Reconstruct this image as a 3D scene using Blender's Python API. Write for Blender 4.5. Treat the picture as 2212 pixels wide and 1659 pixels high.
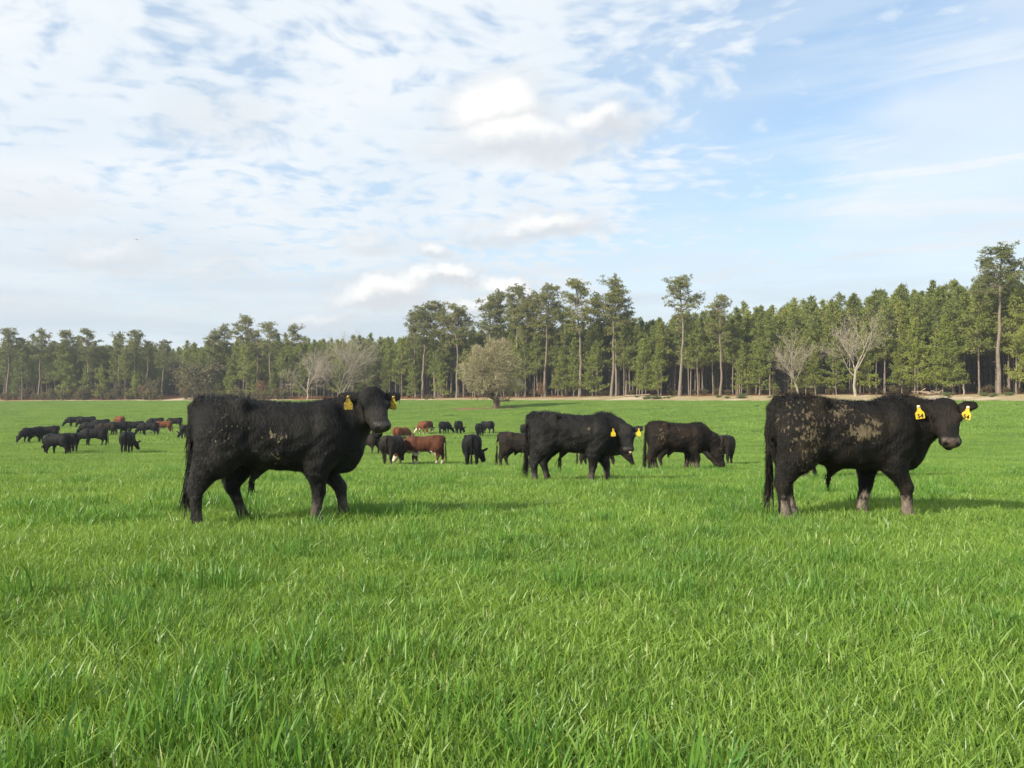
import bpy, math, random
import numpy as np
from mathutils import Vector, Matrix, Euler

for o in list(bpy.data.objects):
    bpy.data.objects.remove(o)
SC = bpy.context.scene
COL = SC.collection
RAD = math.radians
rng = np.random.default_rng(7)

# ------------------------------------------------------------------ camera
F = 2002.0            # focal length in units of a 2212 px wide picture
EYE = 1.35
HOR = 850.0           # row of the horizon in that picture
cam_d = bpy.data.cameras.new('camera')
cam_d.sensor_fit = 'HORIZONTAL'
cam_d.angle = 2 * math.atan(1106.0 / F)
cam_d.clip_start = 0.05
cam_d.clip_end = 5000
cam = bpy.data.objects.new('camera', cam_d)
COL.objects.link(cam)
cam.location = (0, 0, EYE)
cam.rotation_euler = (math.pi / 2 + math.atan((HOR - 829.5) / F), 0, 0)
SC.camera = cam

# ------------------------------------------------------------------ sun, sky, exposure
SUN_EL = RAD(29)
SH = RAD(40)                                   # shadows run to the right and a little away
to_sun = Vector((-math.cos(SH) * math.cos(SUN_EL), -math.sin(SH) * math.cos(SUN_EL), math.sin(SUN_EL)))
sun_d = bpy.data.lights.new('sun', 'SUN')
sun_d.energy = 5.0
sun_d.angle = RAD(1.2)
sun_d.color = (1.0, 0.91, 0.75)
sun = bpy.data.objects.new('sun', sun_d)
COL.objects.link(sun)
sun.rotation_euler = (-to_sun).to_track_quat('-Z', 'Y').to_euler()
SC.view_settings.view_transform = 'Standard'
SC.view_settings.look = 'None'
SC.view_settings.exposure = 0.5
SC.view_settings.gamma = 1.0
SC.cycles.max_bounces = 6
SC.cycles.diffuse_bounces = 3
SC.cycles.glossy_bounces = 2
SC.cycles.transmission_bounces = 4
SC.view_settings.use_curve_mapping = False


class NB:
    """small helper for building node trees"""
    def __init__(self, nt):
        self.nt = nt
    def node(self, t, **kw):
        n = self.nt.nodes.new(t)
        for k, v in kw.items():
            setattr(n, k, v)
        return n
    def put(self, sock, v):
        if isinstance(v, bpy.types.NodeSocket):
            self.nt.links.new(v, sock)
        elif v is not None:
            if hasattr(sock, 'default_value') and hasattr(sock.default_value, '__len__') and not hasattr(v, '__len__'):
                v = (v,) * len(sock.default_value)
            if hasattr(v, '__len__') and len(v) == 3 and hasattr(sock.default_value, '__len__') and len(sock.default_value) == 4:
                v = tuple(v) + (1.0,)
            sock.default_value = v
    def m(self, op, a, b=None, c=None, clamp=False):
        n = self.node('ShaderNodeMath', operation=op, use_clamp=clamp)
        for i, v in enumerate((a, b, c)):
            if v is not None:
                self.put(n.inputs[i], v)
        return n.outputs[0]
    def add(self, a, b): return self.m('ADD', a, b)
    def sub(self, a, b): return self.m('SUBTRACT', a, b)
    def mul(self, a, b): return self.m('MULTIPLY', a, b)
    def div(self, a, b): return self.m('DIVIDE', a, b)
    def ss(self, x, lo, hi, a=0.0, b=1.0, kind='SMOOTHSTEP'):
        n = self.node('ShaderNodeMapRange', interpolation_type=kind)
        self.put(n.inputs[0], x)
        for i, v in enumerate((lo, hi, a, b)):
            self.put(n.inputs[i + 1], v)
        return n.outputs[0]
    def vm(self, op, a, b=None, s=None):
        n = self.node('ShaderNodeVectorMath', operation=op)
        self.put(n.inputs[0], a)
        if b is not None:
            self.put(n.inputs[1], b)
        if s is not None:
            self.put(n.inputs['Scale'], s)
        return n.outputs['Value'] if op in ('DOT_PRODUCT', 'LENGTH') else n.outputs[0]
    def xyz(self, x, y, z):
        n = self.node('ShaderNodeCombineXYZ')
        for i, v in enumerate((x, y, z)):
            self.put(n.inputs[i], v)
        return n.outputs[0]
    def sep(self, v):
        n = self.node('ShaderNodeSeparateXYZ')
        self.put(n.inputs[0], v)
        return n.outputs
    def noise(self, vec, scale, detail=4.0, rough=0.5, dist=0.0, color=False):
        n = self.node('ShaderNodeTexNoise')
        if vec is not None:
            self.put(n.inputs['Vector'], vec)
        n.inputs['Scale'].default_value = scale
        n.inputs['Detail'].default_value = detail
        n.inputs['Roughness'].default_value = rough
        n.inputs['Distortion'].default_value = dist
        return n.outputs['Color'] if color else n.outputs['Fac']
    def mix(self, f, a, b, mode='MIX'):
        n = self.node('ShaderNodeMix', data_type='RGBA', blend_type=mode)
        self.put(n.inputs[0], f)
        self.put(n.inputs[6], a)
        self.put(n.inputs[7], b)
        return n.outputs[2]
    def attr(self, name, which='Fac'):
        n = self.node('ShaderNodeAttribute', attribute_name=name)
        return n.outputs[which]


world = bpy.data.worlds.new('World')
SC.world = world
world.use_nodes = True
wt = world.node_tree
wt.nodes.clear()
W = NB(wt)
w_out = W.node('ShaderNodeOutputWorld')
w_bg = W.node('ShaderNodeBackground')
wt.links.new(w_bg.outputs[0], w_out.inputs[0])
sky = W.node('ShaderNodeTexSky', sky_type='NISHITA')
sky.sun_disc = False
sky.sun_elevation = SUN_EL
sky.sun_rotation = math.atan2(to_sun.x, to_sun.y)
sky.air_density = 1.0
sky.dust_density = 0.6
sky.ozone_density = 1.0
dirv = W.node('ShaderNodeTexCoord').outputs['Generated']
dirv = W.vm('NORMALIZE', dirv)
dx, dy, dz = W.sep(dirv)
az = W.m('ARCTAN2', dx, dy)
el = W.m('ARCSINE', dz)
elc = W.m('MAXIMUM', dz, 0.0)
den = W.add(elc, 0.13)
px = W.div(dx, den)
py = W.div(dy, den)
pl = W.xyz(px, py, 0.0)
# fine altocumulus sheet
wob = W.vm('SCALE', W.vm('SUBTRACT', W.noise(pl, 2.2, 2.0, 0.5, color=True), (0.5, 0.5, 0.5)), s=0.22)
plw = W.vm('ADD', pl, wob)
plr = W.vm('ADD', W.xyz(W.add(W.mul(px, 0.80), W.mul(py, 0.10)), W.add(W.mul(py, 0.74), W.mul(px, -0.14)), 3.7), wob)
puff = W.add(W.mul(W.noise(plr, 15.0, 3.0, 0.5), 0.75), W.mul(W.noise(plr, 4.5, 2.0, 0.5), 0.25))
cover = W.noise(W.vm('ADD', pl, (5.3, 1.7, 0.0)), 0.9, 2.0, 0.45)
pxn = W.add(px, W.mul(W.sub(W.noise(plw, 1.4, 4.0, 0.55), 0.5), 1.1))
side = W.ss(pxn, 0.05, 0.75)       # the fine sheet thins out to the right
veil = W.ss(pxn, 0.70, 1.20)       # beyond the gap: long thin streaks
a_cov = W.add(W.mul(W.sub(cover, 0.5), 0.45), W.mul(W.sub(1.0, side), 0.21))
alto = W.m('MAXIMUM', W.ss(W.add(puff, a_cov), 0.44, 0.76), W.mul(W.sub(1.0, side), 0.28))
# long streaks of thin high cloud
strv = W.xyz(W.add(W.mul(px, 0.50), W.mul(py, -0.22)), W.add(W.mul(py, 1.9), W.mul(px, 1.15)), 9.1)
strv = W.vm('ADD', strv, W.vm('SCALE', wob, s=0.7))
streak = W.noise(strv, 2.7, 5.0, 0.58, 0.3)
cirr = W.mul(W.ss(streak, 0.38, 0.64), 0.95)
thin = W.m('MAXIMUM', alto, W.mul(W.m('MAXIMUM', cirr, W.mul(veil, 0.66)), W.add(0.28, W.mul(veil, 0.72))))
# milky air near the horizon, banded
band = W.noise(W.xyz(W.mul(az, 1.6), W.mul(el, 17.0), 2.0), 2.4, 4.0, 0.55)
low = W.ss(W.add(el, W.mul(W.sub(band, 0.5), 0.16)), 0.24, 0.05)
thin = W.m('MAXIMUM', thin, W.mul(low, 0.90))
shade = W.noise(W.vm('ADD', plw, (1.0, 8.0, 2.0)), 2.0, 3.0, 0.5)
c_hi = W.mix(W.ss(shade, 0.3, 0.7), (0.80, 0.875, 0.945), (0.91, 0.95, 0.985))
c_lo = W.mix(W.ss(band, 0.35, 0.65), (0.62, 0.705, 0.79), (0.74, 0.82, 0.885))
lowg = W.ss(el, 0.24, 0.03)
c_cl = W.mix(lowg, c_hi, c_lo)
sk = W.vm('MULTIPLY', sky.outputs[0], (0.165, 0.172, 0.176))
sk = W.mix(0.38, sk, (0.56, 0.76, 0.97))      # thin veil over the open blue
skycol = W.mix(W.mul(thin, 0.96), sk, c_cl)
# fair-weather cumulus: soft heaps with grey bases
CUM = [(1085, 262, 122, 88, 1.0), (1150, 312, 180, 62, 0.85), (1315, 272, 104, 50, 0.9), (1010, 335, 110, 42, 0.5),
       (1180, 492, 112, 44, 0.85), (1075, 505, 70, 36, 0.6), (995, 607, 76, 38, 1.0), (935, 552, 48, 30, 0.8),
       (835, 648, 110, 44, 1.0), (905, 622, 78, 36, 0.9), (1105, 632, 64, 38, 1.0), (1035, 672, 60, 28, 0.8),
       (800, 532, 70, 34, 0.55), (235, 556, 96, 40, 0.6), (440, 580, 110, 30, 0.45), (700, 690, 80, 24, 0.6),
       (90, 660, 170, 30, 0.4), (390, 665, 160, 26, 0.35), (470, 260, 130, 60, 0.35), (60, 440, 130, 50, 0.4),
       (1560, 590, 110, 26, 0.25)]
cn = W.vm('SUBTRACT', W.noise(W.vm('ADD', dirv, (3.1, 0.4, 0.9)), 12.0, 6.0, 0.62, color=True), (0.5, 0.5, 0.5))
cnx, cny, _ = W.sep(cn)
azn = W.add(az, W.mul(cnx, 0.090))
eln = W.add(el, W.mul(cny, 0.065))
dens = None
lit = None
for (cx, cy, rw, rh, k) in CUM:
    a0 = math.atan((cx - 1106) / F)
    e0 = math.atan((HOR - cy) / F) * math.cos(a0)
    qa = W.div(W.sub(azn, a0), rw / F * 1.25)
    qe = W.div(W.sub(eln, e0), rh / F * 1.25)
    qe2 = W.m('MAXIMUM', W.mul(qe, 1.0), W.mul(qe, -1.45))         # flatter underneath
    r = W.m('SQRT', W.add(W.mul(qa, qa), W.mul(qe2, qe2)))
    dn = W.mul(W.ss(r, 1.18, 0.32), k)
    lt = W.mul(W.ss(W.add(qe, W.mul(qa, -0.30)), -0.45, 0.55), dn)
    dens = dn if dens is None else W.m('MAXIMUM', dens, dn)
    lit = lt if lit is None else W.m('MAXIMUM', lit, lt)
c_cu = W.mix(W.ss(lit, 0.15, 0.85), (0.70, 0.735, 0.775), (1.04, 1.03, 1.0))
skycol = W.mix(dens, skycol, c_cu)
ground_side = W.ss(dz, -0.02, 0.0)
skycol = W.mix(ground_side, (0.10, 0.14, 0.07), skycol)
wt.links.new(skycol, w_bg.inputs[0])
w_bg.inputs[1].default_value = 0.74
world.cycles.sampling_method = 'MANUAL'
world.cycles.sample_map_resolution = 512

# ------------------------------------------------------------------ mesh helpers
def mesh_np(name, V, faces, mats=(), attrs=None, smooth=False, mat_idx=None):
    """faces: list of integer arrays, each (n,3) or (n,4)"""
    V = np.asarray(V, np.float32)
    if isinstance(faces, np.ndarray):
        faces = [faces]
    faces = [np.asarray(f, np.int32) for f in faces if len(f)]
    me = bpy.data.meshes.new(name)
    me.vertices.add(len(V))
    me.vertices.foreach_set('co', V.ravel())
    loops = np.concatenate([f.ravel() for f in faces])
    counts = np.concatenate([np.full(len(f), f.shape[1], np.int32) for f in faces])
    starts = np.concatenate([[0], np.cumsum(counts)[:-1]]).astype(np.int32)
    me.loops.add(len(loops))
    me.loops.foreach_set('vertex_index', loops)
    me.polygons.add(len(counts))
    me.polygons.foreach_set('loop_start', starts)
    if smooth:
        me.polygons.foreach_set('use_smooth', np.ones(len(counts), bool))
    if mat_idx is not None:
        me.polygons.foreach_set('material_index', np.asarray(mat_idx, np.int32))
    for m in mats:
        me.materials.append(m)
    if attrs:
        for k, v in attrs.items():
            v = np.asarray(v)
            if v.ndim == 2:
                at = me.attributes.new(k, 'FLOAT_VECTOR', 'POINT')
                at.data.foreach_set('vector', v.astype(np.float32).ravel())
            elif v.dtype.kind == 'i':
                at = me.attributes.new(k, 'INT', 'POINT')
                at.data.foreach_set('value', v.astype(np.int32))
            else:
                at = me.attributes.new(k, 'FLOAT', 'POINT')
                at.data.foreach_set('value', v.astype(np.float32))
    me.update(calc_edges=True)
    return me


def link(name, me, parent=None, loc=(0, 0, 0), rz=0.0):
    o = bpy.data.objects.new(name, me)
    COL.objects.link(o)
    o.location = loc
    o.rotation_euler = (0, 0, rz)
    if parent is not None:
        o.parent = parent
    return o


def tag(o, label=None, cat=None, group=None, kind=None):
    for k, v in (('label', label), ('category', cat), ('group', group), ('kind', kind)):
        if v:
            o[k] = v
    return o


def empty(name, loc=(0, 0, 0), rz=0.0):
    o = link(name, None, None, loc, rz)
    o.empty_display_size = 0.2
    return o


def new_mat(name):
    m = bpy.data.materials.new(name)
    m.use_nodes = True
    m.node_tree.nodes.clear()
    b = NB(m.node_tree)
    out = b.node('ShaderNodeOutputMaterial')
    return m, b, out


def principled(b, out, color, rough=0.7, spec=0.3, transl=0.0, tcol=None, bump=None, bumpk=0.3, bdist=0.02):
    p = b.node('ShaderNodeBsdfPrincipled')
    b.put(p.inputs['Base Color'], color)
    b.put(p.inputs['Roughness'], rough)
    b.put(p.inputs['Specular IOR Level'], spec)
    if bump is not None:
        bn = b.node('ShaderNodeBump')
        bn.inputs['Strength'].default_value = bumpk
        bn.inputs['Distance'].default_value = bdist
        b.put(bn.inputs['Height'], bump)
        b.nt.links.new(bn.outputs[0], p.inputs['Normal'])
    s = p.outputs[0]
    if transl > 0:
        t = b.node('ShaderNodeBsdfTranslucent')
        b.put(t.inputs[0], tcol if tcol is not None else color)
        mx = b.node('ShaderNodeMixShader')
        mx.inputs[0].default_value = transl
        b.nt.links.new(s, mx.inputs[1])
        b.nt.links.new(t.outputs[0], mx.inputs[2])
        s = mx.outputs[0]
    b.nt.links.new(s, out.inputs[0])
    return p


def tubes(paths, radii, sides):
    """join tapered tubes: paths list of (n,3), radii list of (n,)"""
    V, Q = [], []
    base = 0
    ang = np.arange(sides) * 2 * math.pi / sides
    ca, sa = np.cos(ang), np.sin(ang)
    for P, R in zip(paths, radii):
        P = np.asarray(P, float)
        T = np.gradient(P, axis=0)
        T /= np.linalg.norm(T, axis=1)[:, None] + 1e-9
        ref = np.array([0.0, 1.0, 0.0]) if abs(T[0, 2]) > 0.7 else np.array([0.0, 0.0, 1.0])
        A = np.cross(T, ref)
        A /= np.linalg.norm(A, axis=1)[:, None] + 1e-9
        B = np.cross(T, A)
        ring = P[:, None, :] + np.asarray(R)[:, None, None] * (ca[None, :, None] * A[:, None, :] + sa[None, :, None] * B[:, None, :])
        n = len(P)
        V.append(ring.reshape(-1, 3))
        i = np.arange(n - 1)[:, None] * sides + np.arange(sides)[None, :]
        j = np.arange(n - 1)[:, None] * sides + (np.arange(sides)[None, :] + 1) % sides
        Q.append((np.stack([i, j, j + sides, i + sides], -1).reshape(-1, 4)) + base)
        base += n * sides
    return np.concatenate(V), np.concatenate(Q)


# ------------------------------------------------------------------ terrain
_bx = np.array([-200, -30, 0, 9, 13, 17, 25, 35, 40, 60, 80, 105, 130, 400], float)
_bz = np.array([0.5, 0.1, 0.0, 0.0, -0.11, -0.29, -0.76, -1.50, -1.84, -2.55, -2.80, -2.88, -2.70, -2.0])
_gx = np.arange(-220, 420, 0.5)
_gz = np.interp(_gx, _bx, _bz)
_k = np.exp(-0.5 * (np.arange(-12, 13) / 4.5) ** 2)
_gz = np.convolve(np.pad(_gz, 12, mode='edge'), _k / _k.sum(), 'valid')
_ex = np.array([-600, -260, -150, -80, -25, 19, 75, 130, 190, 400], float)
_ey = np.array([330, 292, 262, 240, 214, 182, 126, 78, 36, -80], float)
_sx = np.arange(-640, 440, 2.0)
_sy = np.interp(_sx, _ex, _ey)
_k2 = np.exp(-0.5 * (np.arange(-12, 13) / 5.0) ** 2)
_sy = np.convolve(np.pad(_sy, 12, mode='edge'), _k2 / _k2.sum(), 'valid')


def edge_y(X):
    return np.interp(X, _sx, _sy)


def edge_e(X, Y):
    sl = (edge_y(np.asarray(X) + 2) - edge_y(np.asarray(X) - 2)) / 4.0
    return (edge_y(X) - Y) / np.sqrt(1 + sl * sl)


def strip_w(X):      # width of the bare strip between grass and wood
    return np.interp(X, [-300, -60, -20, 20, 70, 300], [4.0, 4.0, 5.0, 10.0, 12.0, 12.0])


def ground_z(X, Y):
    X = np.asarray(X, float)
    Y = np.asarray(Y, float)
    zb = np.interp(Y, _gx, _gz)
    e = edge_e(X, Y)
    ze = np.interp(X, [-300, -150, -20, 19, 75, 200], [-1.1, -0.95, -0.25, -0.12, 0.27, 0.6])
    t = np.clip(1 - e / 90.0, 0, 1)
    s = t * t * (3 - 2 * t)
    z = zb * (1 - s) + ze * s
    up = np.clip(-e, 0, None)
    z = z + np.where(up < 12, up * 0.085, 1.02 + (up - 12) * 0.018)
    near = np.clip((30 - np.hypot(X, Y)) / 20, 0, 1)
    z = z + 0.03 * np.sin(X * 0.31 + 1.0) * np.sin(Y * 0.27) * (1 - near) + 0.012 * np.sin(X * 1.1) * np.sin(Y * 0.9 + 0.6)
    return z


LONE = ((1072 - 1106) / F * 152.0, 152.0)


def graded(lo, hi, near, far):
    v = [0.0]
    while v[-1] < hi:
        v.append(v[-1] + min(far, near + abs(v[-1]) * 0.05))
    w = [0.0]
    while w[-1] > lo:
        w.append(w[-1] - min(far, near + abs(w[-1]) * 0.05))
    return np.array(w[:0:-1] + v)


gx = graded(-900, 900, 0.5, 4.0)
gy = graded(-300, 1100, 0.5, 4.0)
GX, GY = np.meshgrid(gx, gy, indexing='ij')
GZ = ground_z(GX, GY)
e_ = edge_e(GX, GY)
wig = 1.6 * np.sin(GX * 0.21) + 1.0 * np.sin(GX * 0.57 + 1.3)
zone_s = np.clip((0.6 + wig * 0.35 - e_) / 1.2, 0, 1)                       # bare strip
zone_f = np.clip((-e_ - strip_w(GX) + 1.0 + wig * 0.6) / 2.5, 0, 1)         # forest floor
ring = np.hypot((GX - LONE[0] + 2.0) / 7.2, (GY - LONE[1]) / 5.0)
zone_d = np.clip((1.0 - ring) / 0.25, 0, 1)
nx_, ny_ = GX.shape
I = np.arange(nx_ * ny_).reshape(nx_, ny_)
Q = np.stack([I[:-1, :-1], I[1:, :-1], I[1:, 1:], I[:-1, 1:]], -1).reshape(-1, 4)
m, b, out = new_mat('ground')
pos = b.node('ShaderNodeNewGeometry').outputs['Position']
n1 = b.noise(pos, 0.35, 5, 0.6)
n2 = b.noise(pos, 2.5, 5, 0.65)
soil = b.mix(n2, (0.05, 0.075, 0.02), (0.035, 0.10, 0.018))
dirt = b.mix(b.ss(n1, 0.3, 0.7), (0.45, 0.36, 0.22), (0.33, 0.25, 0.14))
dirt = b.mix(b.ss(n2, 0.48, 0.60), dirt, (0.26, 0.24, 0.11))
dirt = b.mix(b.ss(b.noise(b.vm('ADD', pos, (9, 3, 1)), 0.12, 3), 0.52, 0.6), dirt, (0.50, 0.42, 0.30))
straw = b.mix(n2, (0.16, 0.072, 0.030), (0.27, 0.13, 0.055))
red = b.mix(n2, (0.27, 0.15, 0.09), (0.20, 0.12, 0.06))
c = b.mix(b.ss(b.add(b.attr('zs'), b.mul(b.sub(n2, 0.5), 0.7)), 0.35, 0.6), soil, dirt)
c = b.mix(b.ss(b.add(b.attr('zf'), b.mul(b.sub(n2, 0.5), 0.6)), 0.35, 0.65), c, straw)
c = b.mix(b.ss(b.add(b.attr('zd'), b.mul(b.sub(n2, 0.5), 0.8)), 0.35, 0.6), c, red)
principled(b, out, c, 0.95, 0.1, bump=n2, bumpk=0.6, bdist=0.08)
ground = link('ground', mesh_np('ground', np.stack([GX, GY, GZ], -1).reshape(-1, 3), Q, [m],
              {'zs': zone_s.ravel(), 'zf': zone_f.ravel(), 'zd': zone_d.ravel()}, smooth=True))
tag(ground, kind='structure')

# ------------------------------------------------------------------ instancing helper (for uncountable stuff only)
def scatter(name, protos, pts, idx, rz, sc, kind='stuff', label=None, cat=None, tilt=None):
    src = bpy.data.collections.new(name + '_source')
    for i, me in enumerate(protos):
        src.objects.link(bpy.data.objects.new('%s_clump_%02d' % (name, i), me))
    n = len(pts)
    sc = np.asarray(sc, float)
    if sc.ndim == 1:
        sc = np.stack([sc, sc, sc], -1)
    rot = np.zeros((n, 3))
    rot[:, 2] = rz
    if tilt is not None:                       # lie on the slope
        sx_, sy_ = tilt
        rot[:, 1] = -np.arcsin(np.clip(sx_ * np.cos(rz) + sy_ * np.sin(rz), -1, 1))
        rot[:, 0] = np.arctan(-sx_ * np.sin(rz) + sy_ * np.cos(rz))
    me = bpy.data.meshes.new(name)
    me.vertices.add(n)
    me.vertices.foreach_set('co', np.asarray(pts, np.float32).ravel())
    for k, v, ty, fld in (('idx', np.asarray(idx, np.int32), 'INT', 'value'), ('rot', rot.astype(np.float32).ravel(), 'FLOAT_VECTOR', 'vector'),
                          ('scl', sc.astype(np.float32).ravel(), 'FLOAT_VECTOR', 'vector')):
        at = me.attributes.new(k, ty, 'POINT')
        at.data.foreach_set(fld, v)
    for p in protos:
        for mt in p.materials:
            if mt.name not in [x.name for x in me.materials]:
                me.materials.append(mt)
    o = link(name, me)
    ng = bpy.data.node_groups.new(name + '_scatter', 'GeometryNodeTree')
    ng.interface.new_socket('Geometry', in_out='INPUT', socket_type='NodeSocketGeometry')
    ng.interface.new_socket('Geometry', in_out='OUTPUT', socket_type='NodeSocketGeometry')
    gi = ng.nodes.new('NodeGroupInput')
    go = ng.nodes.new('NodeGroupOutput')
    ip = ng.nodes.new('GeometryNodeInstanceOnPoints')
    ci = ng.nodes.new('GeometryNodeCollectionInfo')
    ci.inputs['Collection'].default_value = src
    ci.inputs['Separate Children'].default_value = True
    ci.inputs['Reset Children'].default_value = True
    def na(nm, ty):
        x = ng.nodes.new('GeometryNodeInputNamedAttribute')
        x.data_type = ty
        x.inputs['Name'].default_value = nm
        return x.outputs['Attribute']
    L = ng.links.new
    L(gi.outputs[0], ip.inputs['Points'])
    L(ci.outputs[0], ip.inputs['Instance'])
    ip.inputs['Pick Instance'].default_value = True
    L(na('idx', 'INT'), ip.inputs['Instance Index'])
    L(na('rot', 'FLOAT_VECTOR'), ip.inputs['Rotation'])
    L(na('scl', 'FLOAT_VECTOR'), ip.inputs['Scale'])
    L(ip.outputs[0], go.inputs[0])
    md = o.modifiers.new('scatter', 'NODES')
    md.node_group = ng
    tag(o, label, cat, None, kind)
    return o


# ------------------------------------------------------------------ grass
def grass_mat(name, ca, cb, cc):
    m, b, out = new_mat(name)
    pos = b.node('ShaderNodeNewGeometry').outputs['Position']
    t = b.attr('tint')
    big = b.noise(pos, 0.28, 4, 0.55)
    med = b.noise(b.vm('ADD', pos, (4, 7, 0)), 1.7, 3, 0.5)
    f = b.ss(b.add(b.add(b.mul(t, 0.5), b.mul(med, 0.5)), b.mul(b.sub(big, 0.5), 0.9)), 0.2, 0.8)
    c = b.mix(f, ca, cb)
    c = b.mix(b.ss(t, 0.975, 1.0), c, cc)
    c2 = b.vm('MULTIPLY', c, (1.35, 1.15, 0.6))
    principled(b, out, c, b.add(0.34, b.mul(t, 0.2)), 0.5, transl=0.38, tcol=c2)
    return m


M_grass = grass_mat('grass_blade', (0.118, 0.232, 0.036), (0.250, 0.392, 0.066), (0.48, 0.52, 0.26))
M_lush = grass_mat('lush_grass_blade', (0.078, 0.200, 0.034), (0.160, 0.315, 0.050), (0.32, 0.40, 0.16))


def grass_patch(name, size, n, h, w, mat, segs=3, spread=0.5, seed=0, tuft=False, hvar=0.28):
    g = np.random.default_rng(seed)
    if tuft:
        r = size * 0.5 * np.sqrt(g.random(n)) ** 1.3
        a = g.random(n) * 6.283
        bx, by = r * np.cos(a), r * np.sin(a)
    else:
        bx, by = (g.random(n) - 0.5) * size, (g.random(n) - 0.5) * size
    hh = h * np.clip(1 + hvar * g.standard_normal(n), 0.35, 1.9)
    if tuft:
        hh *= 1.15 - 0.5 * (r / (size * 0.5)) ** 2
    la = g.random(n) * 6.283
    lean = np.abs(g.standard_normal(n)) * spread * hh + 0.12 * hh
    ld = np.stack([np.cos(la), np.sin(la)], -1)
    if tuft:
        od = np.stack([bx, by], -1) / (size * 0.5)
        ld = ld * 0.6 + od
    fa = g.random(n) * 6.283
    side = np.stack([np.cos(fa), np.sin(fa), np.zeros(n)], -1)
    ww = w * (0.6 + 0.8 * g.random(n))
    ts = np.linspace(0, 1, segs + 1)
    V = np.zeros((n, 2 * segs + 1, 3))
    for i, t in enumerate(ts):
        c = np.stack([bx + ld[:, 0] * lean * t * t, by + ld[:, 1] * lean * t * t,
                      hh * (t - 0.22 * t * t * np.clip(lean / hh, 0, 1.6)) - 0.02], -1)
        wd = ww * (1 - 0.35 * t) * (1 if i < segs else 0)
        if i < segs:
            V[:, 2 * i] = c - side * wd[:, None] * 0.5
            V[:, 2 * i + 1] = c + side * wd[:, None] * 0.5
        else:
            V[:, 2 * i] = c
    k = 2 * segs + 1
    b0 = np.arange(n)[:, None] * k
    quads = []
    for i in range(segs - 1):
        quads.append(b0 + np.array([[2 * i, 2 * i + 1, 2 * i + 3, 2 * i + 2]]))
    tri = b0 + np.array([[2 * segs - 2, 2 * segs - 1, 2 * segs]])
    tint = np.repeat(g.random(n), k)
    fs = ([np.concatenate(quads)] if quads else []) + [tri]
    return mesh_np(name, V.reshape(-1, 3), fs, [mat], {'tint': tint})


protos = []
for i in range(4):
    protos.append(grass_patch('grass_near', 0.5, 820, 0.100, 0.0076, M_grass, 4, 0.5, 10 + i))           # 0-3
for i in range(3):
    protos.append(grass_patch('grass_mid', 0.9, 1400, 0.100, 0.0100, M_grass, 3, 0.5, 20 + i))            # 4-6
for i in range(3):
    protos.append(grass_patch('grass_far', 2.0, 1700, 0.125, 0.018, M_grass, 2, 0.5, 30 + i))            # 7-9
for i in range(2):
    protos.append(grass_patch('grass_distant', 5.0, 2800, 0.14, 0.045, M_grass, 2, 0.5, 40 + i))          # 10-11
for i in range(3):
    protos.append(grass_patch('grass_tuft', 0.5, 170, 0.17, 0.0085, M_lush, 4, 0.35, 50 + i, tuft=True))  # 12-14
for i in range(2):
    protos.append(grass_patch('grass_tall_blades', 0.6, 20, 0.17, 0.0085, M_grass, 5, 0.45, 60 + i))       # 15-16


def in_grass(X, Y):
    e = edge_e(X, Y)
    wg = 1.6 * np.sin(X * 0.21) + 1.0 * np.sin(X * 0.57 + 1.3)
    rg = np.hypot((X - LONE[0] + 2.0) / 7.2, (Y - LONE[1]) / 5.0)
    return (e > 0.2 + wg * 0.35) & (rg > 0.93)


P, IX, RZ, SCL = [], [], [], []


def lod(y0, y1, step, ids, smin, smax, back=0.0):
    ys = np.arange(y0, y1, step)
    for y in ys:
        hw = 0.80 * max(y, 0) + 3.5
        xs = np.arange(-hw, hw, step)
        X = xs + (rng.random(len(xs)) - 0.5) * step * 0.9
        Y = y + (rng.random(len(xs)) - 0.5) * step * 0.9
        ok = in_grass(X, Y)
        X, Y = X[ok], Y[ok]
        P.append(np.stack([X, Y, ground_z(X, Y)], -1))
        IX.append(rng.choice(ids, len(X)))
        RZ.append(rng.random(len(X)) * 6.283)
        hgt = 1 + 0.22 * np.sin(X * 0.9 + 2 * np.sin(Y * 0.35)) * np.sin(Y * 0.7 + 1.5 * np.sin(X * 0.5))
        s = smin + (smax - smin) * rng.random(len(X))
        SCL.append(np.stack([s, s, s * hgt], -1))


lod(-2.0, 9.0, 0.30, [0, 1, 2, 3], 0.85, 1.2)
lod(9.0, 26.0, 0.62, [4, 5, 6], 0.85, 1.15)
lod(26.0, 78.0, 1.35, [7, 8, 9], 0.9, 1.1)
lod(78.0, 300.0, 3.4, [10, 11], 0.9, 1.1)
nt = 2600                                   # darker lush tufts and single taller blades
Y = 1.5 + 36 * rng.random(nt) ** 1.25
X = (rng.random(nt) - 0.5) * 2 * (0.66 * Y + 1.5)
keep = (0.7 * np.sin(X * 0.8 + 3 * np.sin(Y * 0.31)) + 0.7 * np.sin(Y * 0.9 + 2 * np.sin(X * 0.4)) + rng.random(nt) * 2.6) > 1.75
X, Y = X[keep], Y[keep]
P.append(np.stack([X, Y, ground_z(X, Y)], -1)); IX.append(rng.choice([12, 13, 14], len(X))); RZ.append(rng.random(len(X)) * 6.283)
s = 0.6 + 0.55 * rng.random(len(X)); SCL.append(np.stack([s * 1.2, s * 1.2, s], -1))
nt = 700
Y = 1.5 + 22 * rng.random(nt) ** 1.2
X = (rng.random(nt) - 0.5) * 2 * (0.66 * Y + 1.5)
P.append(np.stack([X, Y, ground_z(X, Y)], -1)); IX.append(rng.choice([15, 16], nt)); RZ.append(rng.random(nt) * 6.283)
s = 0.7 + 0.4 * rng.random(nt); SCL.append(np.stack([s, s, s], -1))
P = np.concatenate(P)
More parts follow.
